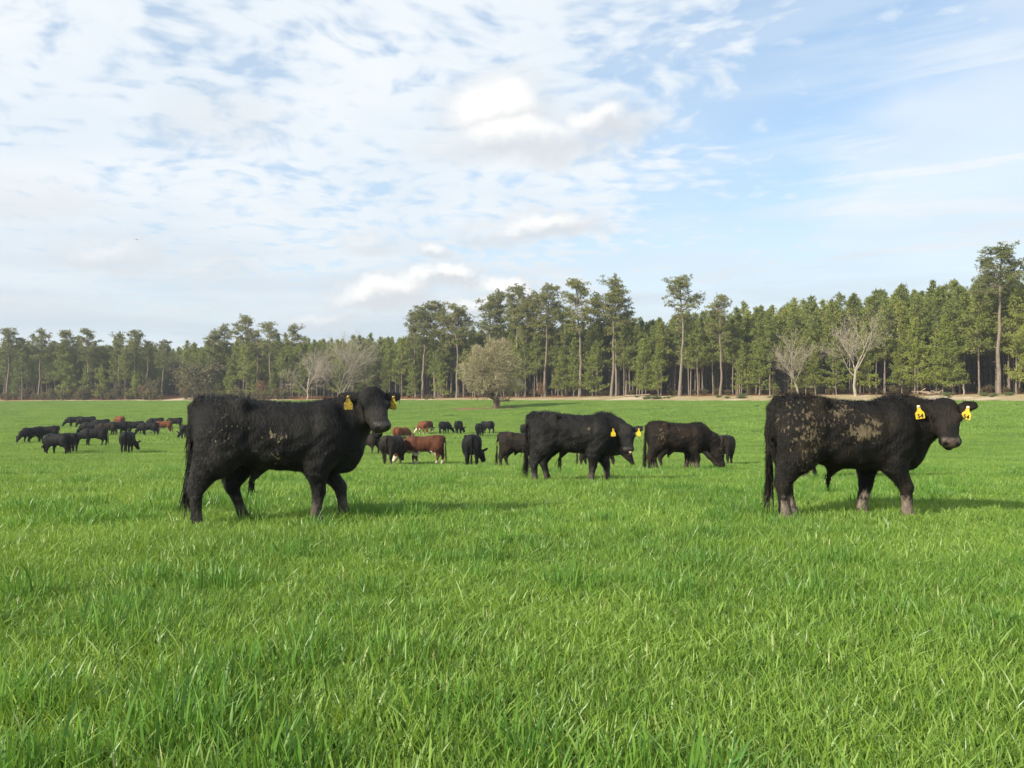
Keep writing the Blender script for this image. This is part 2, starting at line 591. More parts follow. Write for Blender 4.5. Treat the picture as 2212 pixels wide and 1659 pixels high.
slope = ((ground_z(P[:, 0] + 1, P[:, 1]) - ground_z(P[:, 0] - 1, P[:, 1])) / 2, (ground_z(P[:, 0], P[:, 1] + 1) - ground_z(P[:, 0], P[:, 1] - 1)) / 2)
scatter('grass', protos, P, np.concatenate(IX), np.concatenate(RZ), np.concatenate(SCL),
        label='lush bright green grass covering the whole pasture', cat='grass', tilt=slope)

# ------------------------------------------------------------------ trees: materials
def bark_mat(name, ca, cb, scale=6.0):
    m, b, out = new_mat(name)
    pos = b.node('ShaderNodeTexCoord').outputs['Object']
    st = b.vm('MULTIPLY', pos, (1.0, 1.0, 0.25))
    n = b.noise(st, scale, 4, 0.6)
    rnd = b.node('ShaderNodeObjectInfo').outputs['Random']
    c = b.mix(b.ss(n, 0.3, 0.7), ca, cb)
    c = b.mix(b.mul(rnd, 0.35), c, cb)
    principled(b, out, c, 0.9, 0.15, bump=n, bumpk=0.5, bdist=0.05)
    return m


def leaf_mat(name, ca, cb, cc=None, transl=0.25):
    m, b, out = new_mat(name)
    rnd = b.node('ShaderNodeObjectInfo').outputs['Random']
    t = b.attr('tint')
    f = b.add(b.mul(t, 0.5), b.mul(rnd, 0.5))
    c = b.mix(f, ca, cb)
    if cc is not None:
        c = b.mix(b.ss(t, 0.90, 1.0), c, cc)
    principled(b, out, c, 0.55, 0.3, transl=transl)
    return m


M_pbark = bark_mat('pine_bark', (0.27, 0.22, 0.175), (0.15, 0.12, 0.095))
M_gbark = bark_mat('grey_bark', (0.42, 0.37, 0.30), (0.25, 0.22, 0.17))
M_twig = bark_mat('twig_bark', (0.24, 0.20, 0.14), (0.15, 0.125, 0.085))
M_obark = bark_mat('oak_bark', (0.15, 0.11, 0.08), (0.085, 0.065, 0.05))
M_pine_t = leaf_mat('tall_pine_needles', (0.135, 0.155, 0.052), (0.285, 0.285, 0.095), (0.30, 0.23, 0.12))
M_pine_p = leaf_mat('young_pine_needles', (0.095, 0.142, 0.038), (0.330, 0.345, 0.078), (0.30, 0.30, 0.11))
M_pine_e = leaf_mat('low_pine_needles', (0.150, 0.195, 0.038), (0.310, 0.350, 0.065), (0.31, 0.32, 0.11))
M_bud = leaf_mat('oak_twigs_and_buds', (0.22, 0.195, 0.105), (0.38, 0.335, 0.19), None, 0.15)
M_bud2 = leaf_mat('pale_twigs', (0.30, 0.255, 0.19), (0.42, 0.36, 0.27), None, 0.1)
M_scrub = leaf_mat('scrub_leaves', (0.13, 0.095, 0.045), (0.17, 0.16, 0.06), (0.24, 0.11, 0.05), 0.2)
M_rust = leaf_mat('rust_leaves', (0.20, 0.095, 0.04), (0.27, 0.16, 0.07), None, 0.2)
M_olive = leaf_mat('olive_leaves', (0.085, 0.085, 0.035), (0.20, 0.175, 0.085), (0.24, 0.17, 0.10), 0.2)
M_weed = leaf_mat('weed_leaves', (0.10, 0.145, 0.045), (0.18, 0.22, 0.075), None, 0.3)


def needles(C, axis, g, n, ln, wd, spread=1.0):
    """tufts at C (k,3) with axis (k,3): n thin triangles each"""
    k = len(C)
    d = g.standard_normal((k, n, 3)) * spread + axis[:, None, :] * 0.9
    d /= np.linalg.norm(d, axis=2)[:, :, None] + 1e-9
    L = ln * (0.7 + 0.6 * g.random((k, n)))
    s = np.cross(d, g.standard_normal((k, n, 3)))
    s /= np.linalg.norm(s, axis=2)[:, :, None] + 1e-9
    base = C[:, None, :] + d * (L * 0.05)[:, :, None]
    mid = base + d * (L * 0.55)[:, :, None]
    tip = C[:, None, :] + d * L[:, :, None]
    V = np.stack([base, mid - s * wd, tip, mid + s * wd], 2).reshape(-1, 3)
    Qd = np.arange(k * n)[:, None] * 4 + np.array([[0, 1, 2, 3]])
    tint = np.repeat(np.clip(0.5 + 0.28 * g.standard_normal(k), 0, 1), n * 4)
    return V, Qd, tint


def pine_meshes(seed, H, kind):
    g = np.random.default_rng(seed)
    n = 14
    t = np.linspace(0, 1, n)
    bend = np.cumsum(g.standard_normal((n, 2)) * 0.0045 * H, axis=0) * (0.5 if kind == 'P' else 1.0)
    bend -= bend[0]
    trunk = np.stack([bend[:, 0], bend[:, 1], t * H], -1)
    r0 = H * (0.0080 if kind != 'T' else 0.0125)
    rr = r0 * (1 - t) ** 0.75 + 0.012
    rr[0] *= 1.25
    trunk[0, 2] = -0.4
    def at(z):
        return np.array([np.interp(z, t * H, bend[:, 0]), np.interp(z, t * H, bend[:, 1]), z])
    paths, radii, tc, ta = [], [], [], []
    if kind in ('P', 'E'):
        cb = 0.33 + 0.14 * g.random() if kind == 'P' else 0.10
        nb = 70 if kind == 'P' else 90
        for i in range(nb):
            rel = (i + g.random()) / nb
            rel = rel ** 0.85
            z = H * (cb + (1 - cb) * rel * 0.985)
            ln = H * (0.205 if kind == 'P' else 0.25) * ((1 - rel) ** 0.68 * 0.95 + 0.045) * (0.45 + 0.75 * g.random())
            a = g.random() * 6.283
            el = RAD(4 + 46 * rel ** 1.3 + 9 * g.standard_normal())
            d = np.array([math.cos(a) * math.cos(el), math.sin(a) * math.cos(el), math.sin(el)])
            p0 = at(z)
            k = 4
            s = np.linspace(0, 1, k)
            path = p0 + d * (ln * s)[:, None] + np.array([0, 0, 1]) * (ln * 0.16 * s ** 2.2)[:, None]
            paths.append(path)
            radii.append(np.linspace(0.035, 0.008, k) * (0.5 + ln / 3))
            m_ = max(2, int(ln / 0.30))
            for q in np.linspace(0.30, 1.0, m_):
                c = p0 + d * ln * q + np.array([0, 0, ln * 0.16 * q ** 2.2])
                wdt = 0.26 * (1.15 - q) * ln
                for _ in range(2):
                    off = g.standard_normal(3) * np.array([wdt, wdt, 0.10])
                    tc.append(c + off)
                    ta.append(d * 0.5 + np.array([0, 0, 0.7]))
        for q in range(4):
            tc.append(at(H * (0.985 + 0.01 * q)))
            ta.append(np.array([0, 0, 1.2]))
        nn, ln_, wd_ = 8, 0.42, 0.045
    else:
        cb = 0.48 + 0.16 * g.random()
        nb = int(34 + 10 * g.random())
        rad = H * (0.135 + 0.04 * g.random())
        for i in range(nb):
            rel = ((i + g.random()) / nb) ** 0.8
            z = H * (cb + (1 - cb) * rel * 0.97)
            prof = math.sin(math.pi * min(1, 0.16 + 0.80 * rel)) ** 0.6
            ln = rad * prof * (0.45 + 0.75 * g.random())
            a = g.random() * 6.283
            el = RAD(-4 + 44 * rel + 14 * g.standard_normal())
            d = np.array([math.cos(a) * math.cos(el), math.sin(a) * math.cos(el), math.sin(el)])
            p0 = at(z)
            k = 5
            s = np.linspace(0, 1, k)
            path = p0 + d * (ln * s)[:, None] + np.array([0, 0, 1]) * (ln * 0.22 * s ** 2)[:, None]
            path[1:-1] += g.standard_normal((k - 2, 3)) * 0.05 * ln
            paths.append(path)
            radii.append(np.linspace(0.085, 0.02, k) * (0.4 + ln / 4))
            nk = max(3, int(ln * 2.6))
            for _ in range(nk):
                q = 0.42 + 0.58 * g.random() ** 0.75
                bp = np.array([np.interp(q, s, path[:, j]) for j in range(3)])
                off = g.standard_normal(3) * np.array([0.55, 0.55, 0.18]) * (0.5 + 0.5 * ln / rad)
                c = bp + off
                paths.append(np.stack([bp, bp * 0.45 + c * 0.55 - np.array([0, 0, 0.06]), c]))
                radii.append(np.array([0.028, 0.018, 0.010]))
                for _ in range(5):
                    tc.append(c + g.standard_normal(3) * np.array([0.34, 0.34, 0.17]))
                    ta.append(np.array([0, 0, 0.6]) + d * 0.4)
        for q in range(14):
            tc.append(at(H) + g.standard_normal(3) * np.array([0.45, 0.45, 0.5]) - np.array([0, 0, 0.3]))
            ta.append(np.array([0, 0, 1.0]))
        # a few dead stubs on the bare bole
        for q in range(5):
            z = H * (0.2 + (cb - 0.2) * g.random())
            a = g.random() * 6.283
            p0 = at(z)
            ln = 0.5 + 1.0 * g.random()
            paths.append(np.stack([p0, p0 + np.array([math.cos(a), math.sin(a), 0.25]) * ln * 0.5, p0 + np.array([math.cos(a), math.sin(a), 0.1]) * ln]))
            radii.append(np.array([0.05, 0.035, 0.015]))
        nn, ln_, wd_ = 9, 0.40, 0.050
    V1, Q1 = tubes([trunk], [rr], 9)
    V2, Q2 = tubes(paths, radii, 3)
    tr = mesh_np('pine_trunk', np.concatenate([V1, V2]), np.concatenate([Q1, Q2 + len(V1)]), [M_pbark], smooth=True)
    V, Qn, tint = needles(np.array(tc), np.array(ta), g, nn, ln_, wd_, 0.8)
    cr = mesh_np('pine_crown', V, Qn, [M_pine_t if kind == 'T' else (M_pine_e if kind == 'E' else M_pine_p)], {'tint': tint})
    return tr, cr


PT = [pine_meshes(100 + i, 24.0, 'T') for i in range(9)]
PP = [pine_meshes(200 + i, 15.0, 'P') for i in range(8)]
PE = [pine_meshes(300 + i, 13.0, 'E') for i in range(5)]


def plant(name, pair, loc, rz, sx, sz, label, cat, group, lean=(0, 0), names=('trunk', 'crown')):
    root = empty(name, loc, rz)
    root.scale = (sx, sx, sz)
    root.rotation_euler = (lean[0], lean[1], rz)
    for nm, me in zip(names, pair):
        if me is not None:
            link(nm, me, root)
    tag(root, label, cat, group)
    return root


def forest_xy(xd, depth):
    """where the line of sight at column xd meets the curve 'depth' metres inside the wood edge"""
    k = (xd - 1106) / F
    ys = np.arange(20, 420, 0.25)
    xs = ys * k
    inside = -edge_e(xs, ys) - strip_w(xs) - depth
    i = int(np.argmax(inside > 0))
    return xs[i], ys[i]


# ---- tall mature pines that stand out of the wood: (column, row of the top, depth, variant)
TALL = [
    (14, 712, 2, 0), (44, 733, 4, 1), (84, 716, 1, 2), (118, 738, 5, 3), (148, 718, 2, 4), (188, 714, 1, 5), (216, 752, 3, 6),
    (254, 722, 2, 7), (288, 716, 1, 0), (318, 740, 3, 1), (350, 738, 2, 8),
    (462, 716, 4, 3), (488, 706, 6, 6), (527, 688, 3, 4), (556, 724, 5, 2), (584, 699, 2, 5), (640, 704, 12, 7),
    (898, 680, 3, 1), (912, 662, 1, 8), (940, 654, 3, 0), (958, 672, 2, 3), (986, 662, 1, 5), (1002, 676, 4, 2),
    (1062, 646, 3, 6), (1084, 632, 6, 7), (1116, 626, 2, 1), (1132, 655, 1, 4), (1162, 640, 3, 0), (1178, 622, 1, 8), (1200, 660, 4, 2),
    (1224, 665, 3, 3), (1252, 610, -0.5, 5), (1288, 642, 4, 6), (1320, 604, -0.5, 7), (1331, 628, 2, 2), (1352, 678, 3, 4),
    (1468, 603, -1.5, 0), (1555, 640, -1.5, 3), (2158, 543, -1.0, 1)]
SPECIAL = {
    1468: 'tall slender pine standing alone above the young pines, bare straight bole',
    1555: 'mature pine with short rounded top, second lone one right of the tall slender pine',
    2158: 'biggest pine at the right edge, broad top rising far above the young pines',
    640: 'lollipop-topped pine rising behind the pale bare trees',
    584: 'open-crowned pine with one bare side limb, left of the pale bare trees',
    527: 'tallest dense-topped pine in the clump left of the bare trees',
    1252: 'full-crowned tall pine with branches low down, right of the round twiggy tree',
    1320: 'tallest pine of the middle clump, straight clear bole, right of the full-crowned one'}
for i, (xd, yt, dep, v) in enumerate(TALL):
    X, Y = forest_xy(xd, dep)
    z = float(ground_z(X, Y))
    H = EYE + (HOR - yt) * Y / F - z
    if xd in SPECIAL:
        lab, grp = SPECIAL[xd], None
    elif xd < 360:
        lab, grp = 'mature pine in the dim stand along the far left wood edge', 'mature pines at the far left'
    elif xd < 700:
        lab, grp = 'mature pine in the clump left of the pale bare trees', 'mature pines left of the bare trees'
    elif xd < 1010:
        lab, grp = 'mature pine in the clump just left of the round twiggy tree', 'mature pines left of the round tree'
    elif xd < 1210:
        lab, grp = 'mature pine in the clump behind the round twiggy tree', 'mature pines behind the round tree'
    else:
        lab, grp = 'mature pine in the clump right of the round twiggy tree', 'mature pines right of the round tree'
    wide = 1.0 if xd not in (2158,) else 1.25
    if xd == 1252:
        pass
    plant('pine_tree', PT[v], (X, Y, z), i * 2.399, H / 24.0 * (0.95 + 0.2 * rng.random()) * wide, H / 24.0, lab, 'pine tree', grp,
          lean=(0.015 * rng.standard_normal(), 0.015 * rng.standard_normal()))

# ---- the planted young pines: front rows one by one, the depth of the wood behind them as one mass
_cx = np.array([-700, 0, 200, 360, 520, 700, 800, 880, 1100, 1380, 1500, 1600, 1700, 1850, 2000, 2120, 2300, 2700], float)
_ct = np.array([752, 752, 755, 760, 748, 742, 742, 738, 720, 694, 690, 682, 670, 652, 630, 616, 600, 560], float)
arc_x = np.arange(-330, 175, 0.05)
arc_y = edge_y(arc_x) + 0.0
ds = np.hypot(np.diff(arc_x), np.diff(arc_y))
S = np.concatenate([[0], np.cumsum(ds)])
tx = np.gradient(arc_x, S)
ty = np.gradient(arc_y, S)
spots = []
for row in range(60):
    depth = 0.6 + row * 2.9
    sp = 2.9 if row < 14 else 3.6
    ss_ = np.arange(rng.random() * sp, S[-1], sp)
    for s in ss_:
        s2 = s + rng.standard_normal() * 0.6
        ax, ay = np.interp(s2, S, arc_x), np.interp(s2, S, arc_y)
        nx, ny = -np.interp(s2, S, ty), np.interp(s2, S, tx)
        d = depth + strip_w(ax) + rng.standard_normal() * 0.5
        spots.append((row, ax + nx * d, ay + ny * d))
single, mass = [], []
for row, X, Y in spots:
    xd = 1106 + F * X / Y
    if xd < -700 or xd > 3000 or row > 46:
        continue
    if row <= 1 and min(abs(xd - q) for q in (1468, 1555, 2158, 1320, 1252, 1849, 1727, 1178, 912, 986)) < 13:   # clear boles stay in view
        continue
    if 340 < xd < 396 and row < 14:            # gap where the sandy track comes out
        continue
    z = float(ground_z(X, Y))
    yt = np.interp(xd, _cx, _ct) + rng.standard_normal() * 13 + 4
    H = EYE + (HOR - yt) * Y / F - z
    H = min(max(H, 8.5), 19.0) * (0.93 if row == 0 else 1.0)
    if row > 8:
        H = min(H, 15.5 + rng.standard_normal() * 0.9)
    left = xd < 800
    if row <= 1 and -20 < xd < 2232 and rng.random() < (0.80 if not left else 0.5) and len(single) < 290:
        single.append((row, X, Y, z, H, xd))
    elif row <= 1 and left:
        continue
    else:
        mass.append((X, Y, z, H, row))
for i, (row, X, Y, z, H, xd) in enumerate(single):
    if row == 0 and rng.random() < 0.70:
        pair, H0 = PE[i % 5], 13.0
        H *= 0.62 + 0.3 * rng.random()
        s = H / H0
        lab, grp = 'young pine branched nearly to the ground at the front of the wood', 'low-branched pines along the wood edge'
    else:
        pair, H0 = PP[i % 8], 15.0
        s = H / H0
        lab, grp = 'slim young planted pine with a bare lower stem along the wood edge', 'planted pines along the wood edge'
    zones = ((360, 'far left, before the dim mature stand'), (640, 'left, behind the left bull'), (890, 'right of the pale bare trees'),
             (1215, 'around the round twiggy tree'), (1460, 'left of the slender lone pine'), (1560, 'just right of the slender lone pine'),
             (1720, 'left of the leaning bare tree'), (1850, 'between the two bare grey trees'), (2010, 'right of the tall bare grey tree'), (2400, 'near the biggest pine at the right'))
    zn = next(t for lim, t in zones if xd < lim)
    if lab.startswith('slim'):
        lab, grp = 'slim young pine with bare lower stem, ' + zn, 'slim young pines, ' + zn
    else:
        lab, grp = 'young pine branched to the ground, ' + zn, 'low-branched young pines, ' + zn
    plant('young_pine', pair, (X, Y, z), i * 2.1, s * (0.85 + 0.35 * rng.random()), s, lab, 'pine tree', grp)


def merged(pair):
    tr, cr = pair
    n1 = len(tr.vertices)
    v1 = np.zeros(n1 * 3, np.float32); tr.vertices.foreach_get('co', v1)
    v2 = np.zeros(len(cr.vertices) * 3, np.float32); cr.vertices.foreach_get('co', v2)
    l1 = np.zeros(len(tr.loops), np.int32); tr.loops.foreach_get('vertex_index', l1)
    l2 = np.zeros(len(cr.loops), np.int32); cr.loops.foreach_get('vertex_index', l2)
    t2 = np.zeros(len(cr.vertices), np.float32); cr.attributes['tint'].data.foreach_get('value', t2)
    V = np.concatenate([v1.reshape(-1, 3), v2.reshape(-1, 3)])
    q1, q2 = l1.reshape(-1, 4), l2.reshape(-1, 4) + n1
    return mesh_np('wood_pine', V, np.concatenate([q1, q2]), [tr.materials[0], cr.materials[0]],
                   {'tint': np.concatenate([np.zeros(n1, np.float32), t2])}, mat_idx=np.concatenate([np.zeros(len(q1)), np.ones(len(q2))]))


wood_protos = [merged(p) for p in PP] + [merged(p) for p in PE]
mass = np.array(mass)
wi = np.where((mass[:, 4] > 5) & (rng.random(len(mass)) < 0.40), rng.integers(8, 13, len(mass)), rng.integers(0, 8, len(mass)))
scatter('pine_wood', wood_protos, mass[:, :3], wi, rng.random(len(mass)) * 6.283,
        np.stack([mass[:, 3] / 15 * 1.05, mass[:, 3] / 15 * 1.05, mass[:, 3] / 15], -1),
        label='deep planted pine wood receding behind the front row of trees', cat='wood')


# ---- bare broad-leaved trees
def bare_tree(seed, H, r0, mat_b, mat_t, stems=1, fork=0.28, spread=0.55, droop=0.0, lean=(0, 0), levels=4, kids=(5, 5, 5, 4), twl=1.0, tw=0.012, ntw=5):
    g = np.random.default_rng(seed)
    thick, thick_r, thin, thin_r, tws = [], [], [], [], []
    def grow(p, d, ln, r, lev):
        k = 5
        pts = [p]
        q = p.copy()
        dd = d.copy()
        for i in range(k - 1):
            dd = dd + g.standard_normal(3) * 0.13 + np.array([0, 0, 0.05 - droop * (lev / levels)])
            dd /= np.linalg.norm(dd)
            q = q + dd * ln / (k - 1)
            pts.append(q)
        pts = np.array(pts)
        rr = np.linspace(r, r * 0.45, k)
        if lev <= 1:
            thick.append(pts); thick_r.append(rr)
        else:
            thin.append(pts); thin_r.append(rr)
        if lev >= levels:
            for _ in range(ntw):
                i = g.integers(1, k)
                e = d * 0.6 + g.standard_normal(3) * 0.6 + np.array([0, 0, 0.15 - droop])
                e /= np.linalg.norm(e)
                tws.append((pts[i], e, twl * (0.5 + 0.8 * g.random())))
            return
        n = kids[min(lev, len(kids) - 1)]
        for j in range(n):
            f = 0.25 + 0.75 * (j + g.random()) / n
            pp = np.array([np.interp(f * (k - 1), np.arange(k), pts[:, c]) for c in range(3)])
            a = g.random() * 6.283
            perp = np.cross(dd, g.standard_normal(3))
            perp /= np.linalg.norm(perp) + 1e-9
            nd = dd * (1 - spread * 0.6) + perp * spread * (0.7 + 0.6 * g.random()) + np.array([0, 0, 0.12 - droop * 0.5])
            nd /= np.linalg.norm(nd)
            grow(pp, nd, ln * (0.50 + 0.22 * g.random()), max(0.012, r * (0.42 + 0.16 * g.random())), lev + 1)
        grow(pts[-1], dd, ln * 0.62, max(0.012, r * 0.45), lev + 1)
    for s in range(stems):
        a = s * 2.4 + g.random()
        d0 = np.array([lean[0] + (0.22 * math.cos(a) if stems > 1 else 0), lean[1] + (0.22 * math.sin(a) if stems > 1 else 0), 1.0])
        d0 /= np.linalg.norm(d0)
        # clear bole, then the crown
        b0 = np.array([0.25 * math.cos(a), 0.25 * math.sin(a), -0.3]) if stems > 1 else np.array([0, 0, -0.3])
        top = b0 + d0 * (H * fork)
        rr = r0 if stems == 1 else r0 * 0.7
        thick.append(np.stack([b0, b0 * 0.6 + top * 0.4 + g.standard_normal(3) * 0.03 * H * 0.2, top]))
        thick_r.append(np.array([rr * 1.2, rr * 0.95, rr * 0.85]))
        nmain = 4 if stems == 1 else 2
        for j in range(nmain):
            aa = j * 6.283 / nmain + g.random() * 0.9
            tilt = (0.18 if j == 0 else 0.55 + 0.25 * g.random()) * spread / 0.55
            nd = d0 + np.array([math.cos(aa) * tilt, math.sin(aa) * tilt, 0.0])
            nd /= np.linalg.norm(nd)
            grow(top - d0 * H * 0.06 * j * g.random(), nd, H * (0.36 if j == 0 else 0.30), rr * (0.68 if j == 0 else 0.5), 1)
    V1, Q1 = tubes(thick, thick_r, 7)
    V2, Q2 = tubes(thin, thin_r, 3)
    sc_ = H / max(V2[:, 2].max(), 1e-3)
    B = np.array([x[0] for x in tws]); D = np.array([x[1] for x in tws]); L = np.array([x[2] for x in tws])
    sd = np.cross(D, g.standard_normal(D.shape)); sd /= np.linalg.norm(sd, axis=1)[:, None]
    V3 = np.stack([B - sd * tw, B + sd * tw, B + D * L[:, None] + sd * tw * 0.3, B + D * L[:, None] - sd * tw * 0.3], 1).reshape(-1, 3)
    Q3 = np.arange(len(B))[:, None] * 4 + np.array([[0, 1, 2, 3]])
    tr = mesh_np('bare_trunk', V1 * sc_, Q1, [mat_b], smooth=True)
    V = np.concatenate([V2, V3]) * sc_
    cr = mesh_np('bare_crown', V, np.concatenate([Q2, Q3 + len(V2)]), [mat_b, mat_t],
                 {'tint': np.concatenate([np.full(len(V2), 0.5), np.repeat(g.random(len(B)), 4)])},
                 mat_idx=np.concatenate([np.zeros(len(Q2)), np.ones(len(Q3))]))
    return tr, cr


def put_bare(xd, yt, depth, pair, H0, label, name='bare_tree', wide=1.0, rz=0.0, cat='tree'):
    X, Y = forest_xy(xd, depth)
    z = float(ground_z(X, Y))
    H = EYE + (HOR - yt) * Y / F - z
    return plant(name, pair, (X, Y, z), rz, H / H0 * wide, H / H0, label, cat, None, names=('trunk', 'crown'))


T1 = bare_tree(11, 14, 0.21, M_gbark, M_bud2, 1, 0.22, 0.70, kids=(5, 4, 4, 4), levels=4, tw=0.012, ntw=5, twl=0.8)
T2 = bare_tree(12, 17, 0.25, M_gbark, M_bud2, 3, 0.12, 0.66, kids=(5, 5, 4, 4), levels=4, tw=0.012, ntw=6, twl=0.9)
T3 = bare_tree(13, 14, 0.23, M_gbark, M_bud2, 1, 0.33, 0.60, kids=(4, 4, 4, 3), levels=4, tw=0.014, ntw=4, twl=0.9)
T4 = bare_tree(17, 12, 0.19, M_gbark, M_bud2, 1, 0.30, 0.62, lean=(-0.30, 0.0), kids=(4, 4, 4, 3), levels=4, tw=0.014, ntw=4, twl=0.9)
put_bare(664, 748, -1.5, T1, 14, 'smaller pale bare tree with spreading limbs, left of the large one')
put_bare(742, 708, -2.0, T2, 17, 'large pale bare tree with several stems against the distant pines', wide=1.1)
put_bare(1849, 664, -3.0, T3, 14, 'tall bare grey tree with one long limb reaching right, before young pines')
put_bare(1727, 704, -1.0, T4, 12, 'smaller bare grey tree leaning left before the young pines')

# round twiggy tree alone in the field
def round_tree():
    g = np.random.default_rng(5)
    tr1, cr1 = bare_tree(21, 10.8, 0.52, M_obark, M_bud, 1, 0.15, 0.85, droop=0.10, levels=3, kids=(6, 5, 5, 4), ntw=2, tw=0.012)
    n = 9000
    d = g.standard_normal((n, 3)); d /= np.linalg.norm(d, axis=1)[:, None]
    d[:, 2] = np.where(d[:, 2] < -0.75, -d[:, 2], d[:, 2])
    lump = 0.96 + 0.16 * np.sin(d[:, 0] * 4 + 1) * np.sin(d[:, 1] * 4 + d[:, 2] * 2) + 0.14 * np.sin(d[:, 2] * 6 + d[:, 0] * 5) + 0.08 * np.sin(d[:, 0] * 13 + d[:, 2] * 9)
    r = (0.30 + 0.70 * g.random(n) ** 0.55) * lump
    C = np.stack([d[:, 0] * r * 4.8 - 0.9, d[:, 1] * r * 5.0, 5.9 + d[:, 2] * r * np.where(d[:, 2] > 0, 4.7, 4.6)], -1)
    C[:, 2] = np.maximum(C[:, 2], 0.9 + 0.7 * g.random(n))
    hole = np.sin(C[:, 0] * 1.7 + 1.1 * np.sin(C[:, 2] * 1.3)) + np.sin(C[:, 2] * 1.9 + np.sin(C[:, 1] * 1.6)) + np.sin(C[:, 1] * 1.8 + C[:, 0] * 0.6)
    kp = hole + g.standard_normal(n) * 0.5 > -1.2
    C, d, n = C[kp], d[kp], int(kp.sum())
    ax = d * 0.7 + np.stack([np.zeros(n), np.zeros(n), 0.25 - 0.5 * (d[:, 2] < 0)], -1)
    V, Qn, tint = needles(C, ax, g, 4, 0.75, 0.022, 0.5)
    cr = mesh_np('round_crown', V, Qn, [M_bud], {'tint': tint})
    return tr1, cr1, cr


tr, cr1, cr2 = round_tree()
lz = float(ground_z(*LONE))
root = plant('round_tree', (tr, cr1, cr2), (LONE[0], LONE[1], lz), 0.0, 1.0, 1.0,
             'round twiggy olive-brown tree standing alone on a bare earth patch in the field', 'tree', None, names=('trunk', 'limbs', 'crown'))

# ---- scrub, rust-leaved saplings and olive broad-leaved trees along the edge
def bush(seed, mat, H, R, n, leaf=0.16, twig=None):
    g = np.random.default_rng(seed)
    paths, radii = [], []
    C = []
    for s in range(14):
        a = g.random() * 6.283
        tip = np.array([math.cos(a) * R * g.random(), math.sin(a) * R * g.random(), H * (0.6 + 0.4 * g.random())])
        paths.append(np.stack([np.array([math.cos(a) * 0.1, math.sin(a) * 0.1, -0.1]), tip * np.array([0.4, 0.4, 0.5]) + g.standard_normal(3) * 0.06, tip]))
        radii.append(np.array([0.035, 0.022, 0.008]))
        for _ in range(n // 14):
            f = 0.25 + 0.75 * g.random()
            C.append(tip * np.array([f, f, f]) + g.standard_normal(3) * np.array([0.28, 0.28, 0.2]) * R * 0.6)
    C = np.array(C)
    C[:, 2] = np.abs(C[:, 2])
    V2, Q2 = tubes(paths, radii, 4)
    V, Qn, tint = needles(C, np.tile([0, 0, 0.3], (len(C), 1)), g, 5, leaf * 1.6, leaf * 0.35, 1.0)
    return (mesh_np('bush_stems', V2, Q2, [twig or M_twig]), mesh_np('bush_leaves', V, Qn, [mat], {'tint': tint}))


BS = [bush(400 + i, M_scrub, 2.4, 1.5, 420) for i in range(4)]
BR = [bush(420 + i, M_rust, 4.0, 1.6, 360, 0.14, M_gbark) for i in range(2)]
BO = [bush(440 + i, M_olive, 8.0, 3.6, 1700, 0.22, M_gbark) for i in range(3)]
BW = [bush(460 + i, M_weed, 0.60, 0.75, 420, 0.05) for i in range(3)]
k = 0
for xd in np.concatenate([np.arange(2, 345, 11.0), np.arange(400, 640, 22.0)]):
    xd = xd + rng.standard_normal() * 4
    X, Y = forest_xy(xd, -1.0 + 2.5 * rng.random())
    s = 0.7 + 0.75 * rng.random()
    plant('scrub_bush', BS[k % 4], (X, Y, float(ground_z(X, Y))), k * 1.3, s, s, 'brown scrub bush along the far left wood edge' if xd < 350 else
          'brown scrub bush at the wood edge behind the left bull', 'bush', 'scrub at the far left' if xd < 350 else 'scrub behind the left bull',
          names=('stems', 'leaves'))
    k += 1
for xd, hgt, lab in ((310, 4.2, 'rust-leaved sapling before the far left pines'), (565, 5.2, 'rust-leaved sapling left of the pale bare trees'),
                     (1170, 3.6, 'rust-brown sapling among trunks right of the round tree')):
    X, Y = forest_xy(xd, 0.5)
    plant('sapling', BR[k % 2], (X, Y, float(ground_z(X, Y))), k, hgt / 4.0, hgt / 4.0, lab, 'sapling', None, names=('stems', 'leaves'))
    k += 1
for xd, hgt, wd, dep, lab in ((378, 10.5, 0.8, 16, 'hazy grey-brown broad-leaved tree behind the sandy track opening'),
                              (398, 8.5, 1.0, 3, 'olive-brown broad-leaved tree right beside the sandy track opening'),
                              (438, 10.5, 1.35, 1, 'wide olive-brown broad-leaved tree behind the left bull\'s rump'),
                              (472, 9.0, 1.0, 2, 'olive-brown broad-leaved tree right of the widest one'),
                              (330, 6.0, 0.9, 1, 'low brown broad-leaved tree left of the sandy track opening'),
                              (255, 4.6, 0.8, 0, 'low brown thicket tree before the far left pines'),
                              (1215, 4.5, 0.5, 0, 'small grey-brown leafless thicket among pine trunks'),
                              (1120, 5.0, 0.6, 0, 'low olive thicket behind the round twiggy tree')):
    X, Y = forest_xy(xd, dep)
    plant('broadleaf_tree', BO[k % 3], (X, Y, float(ground_z(X, Y))), k, hgt / 8.0 * wd, hgt / 8.0, lab, 'tree', None, names=('stems', 'leaves'))
    k += 1
for j in range(34):                            # green weeds on the bare strip
    xd = (1390, 1405, 1420, 1446, 1560, 1590, 1602, 1668, 1690, 2040, 2052, 2120, 2150, 2180, 930)[j % 15] + rng.standard_normal() * 6
    X, Y = forest_xy(xd, -1.5 - 5.5 * rng.random())
    s = 0.6 + 0.8 * rng.random()
    plant('weed', BW[j % 3], (X, Y, float(ground_z(X, Y))), j, s * 1.0, s * 0.65, 'low green weed clump on the bare tan strip', 'plant', 'weeds on the bare strip', names=('stems', 'leaves'))
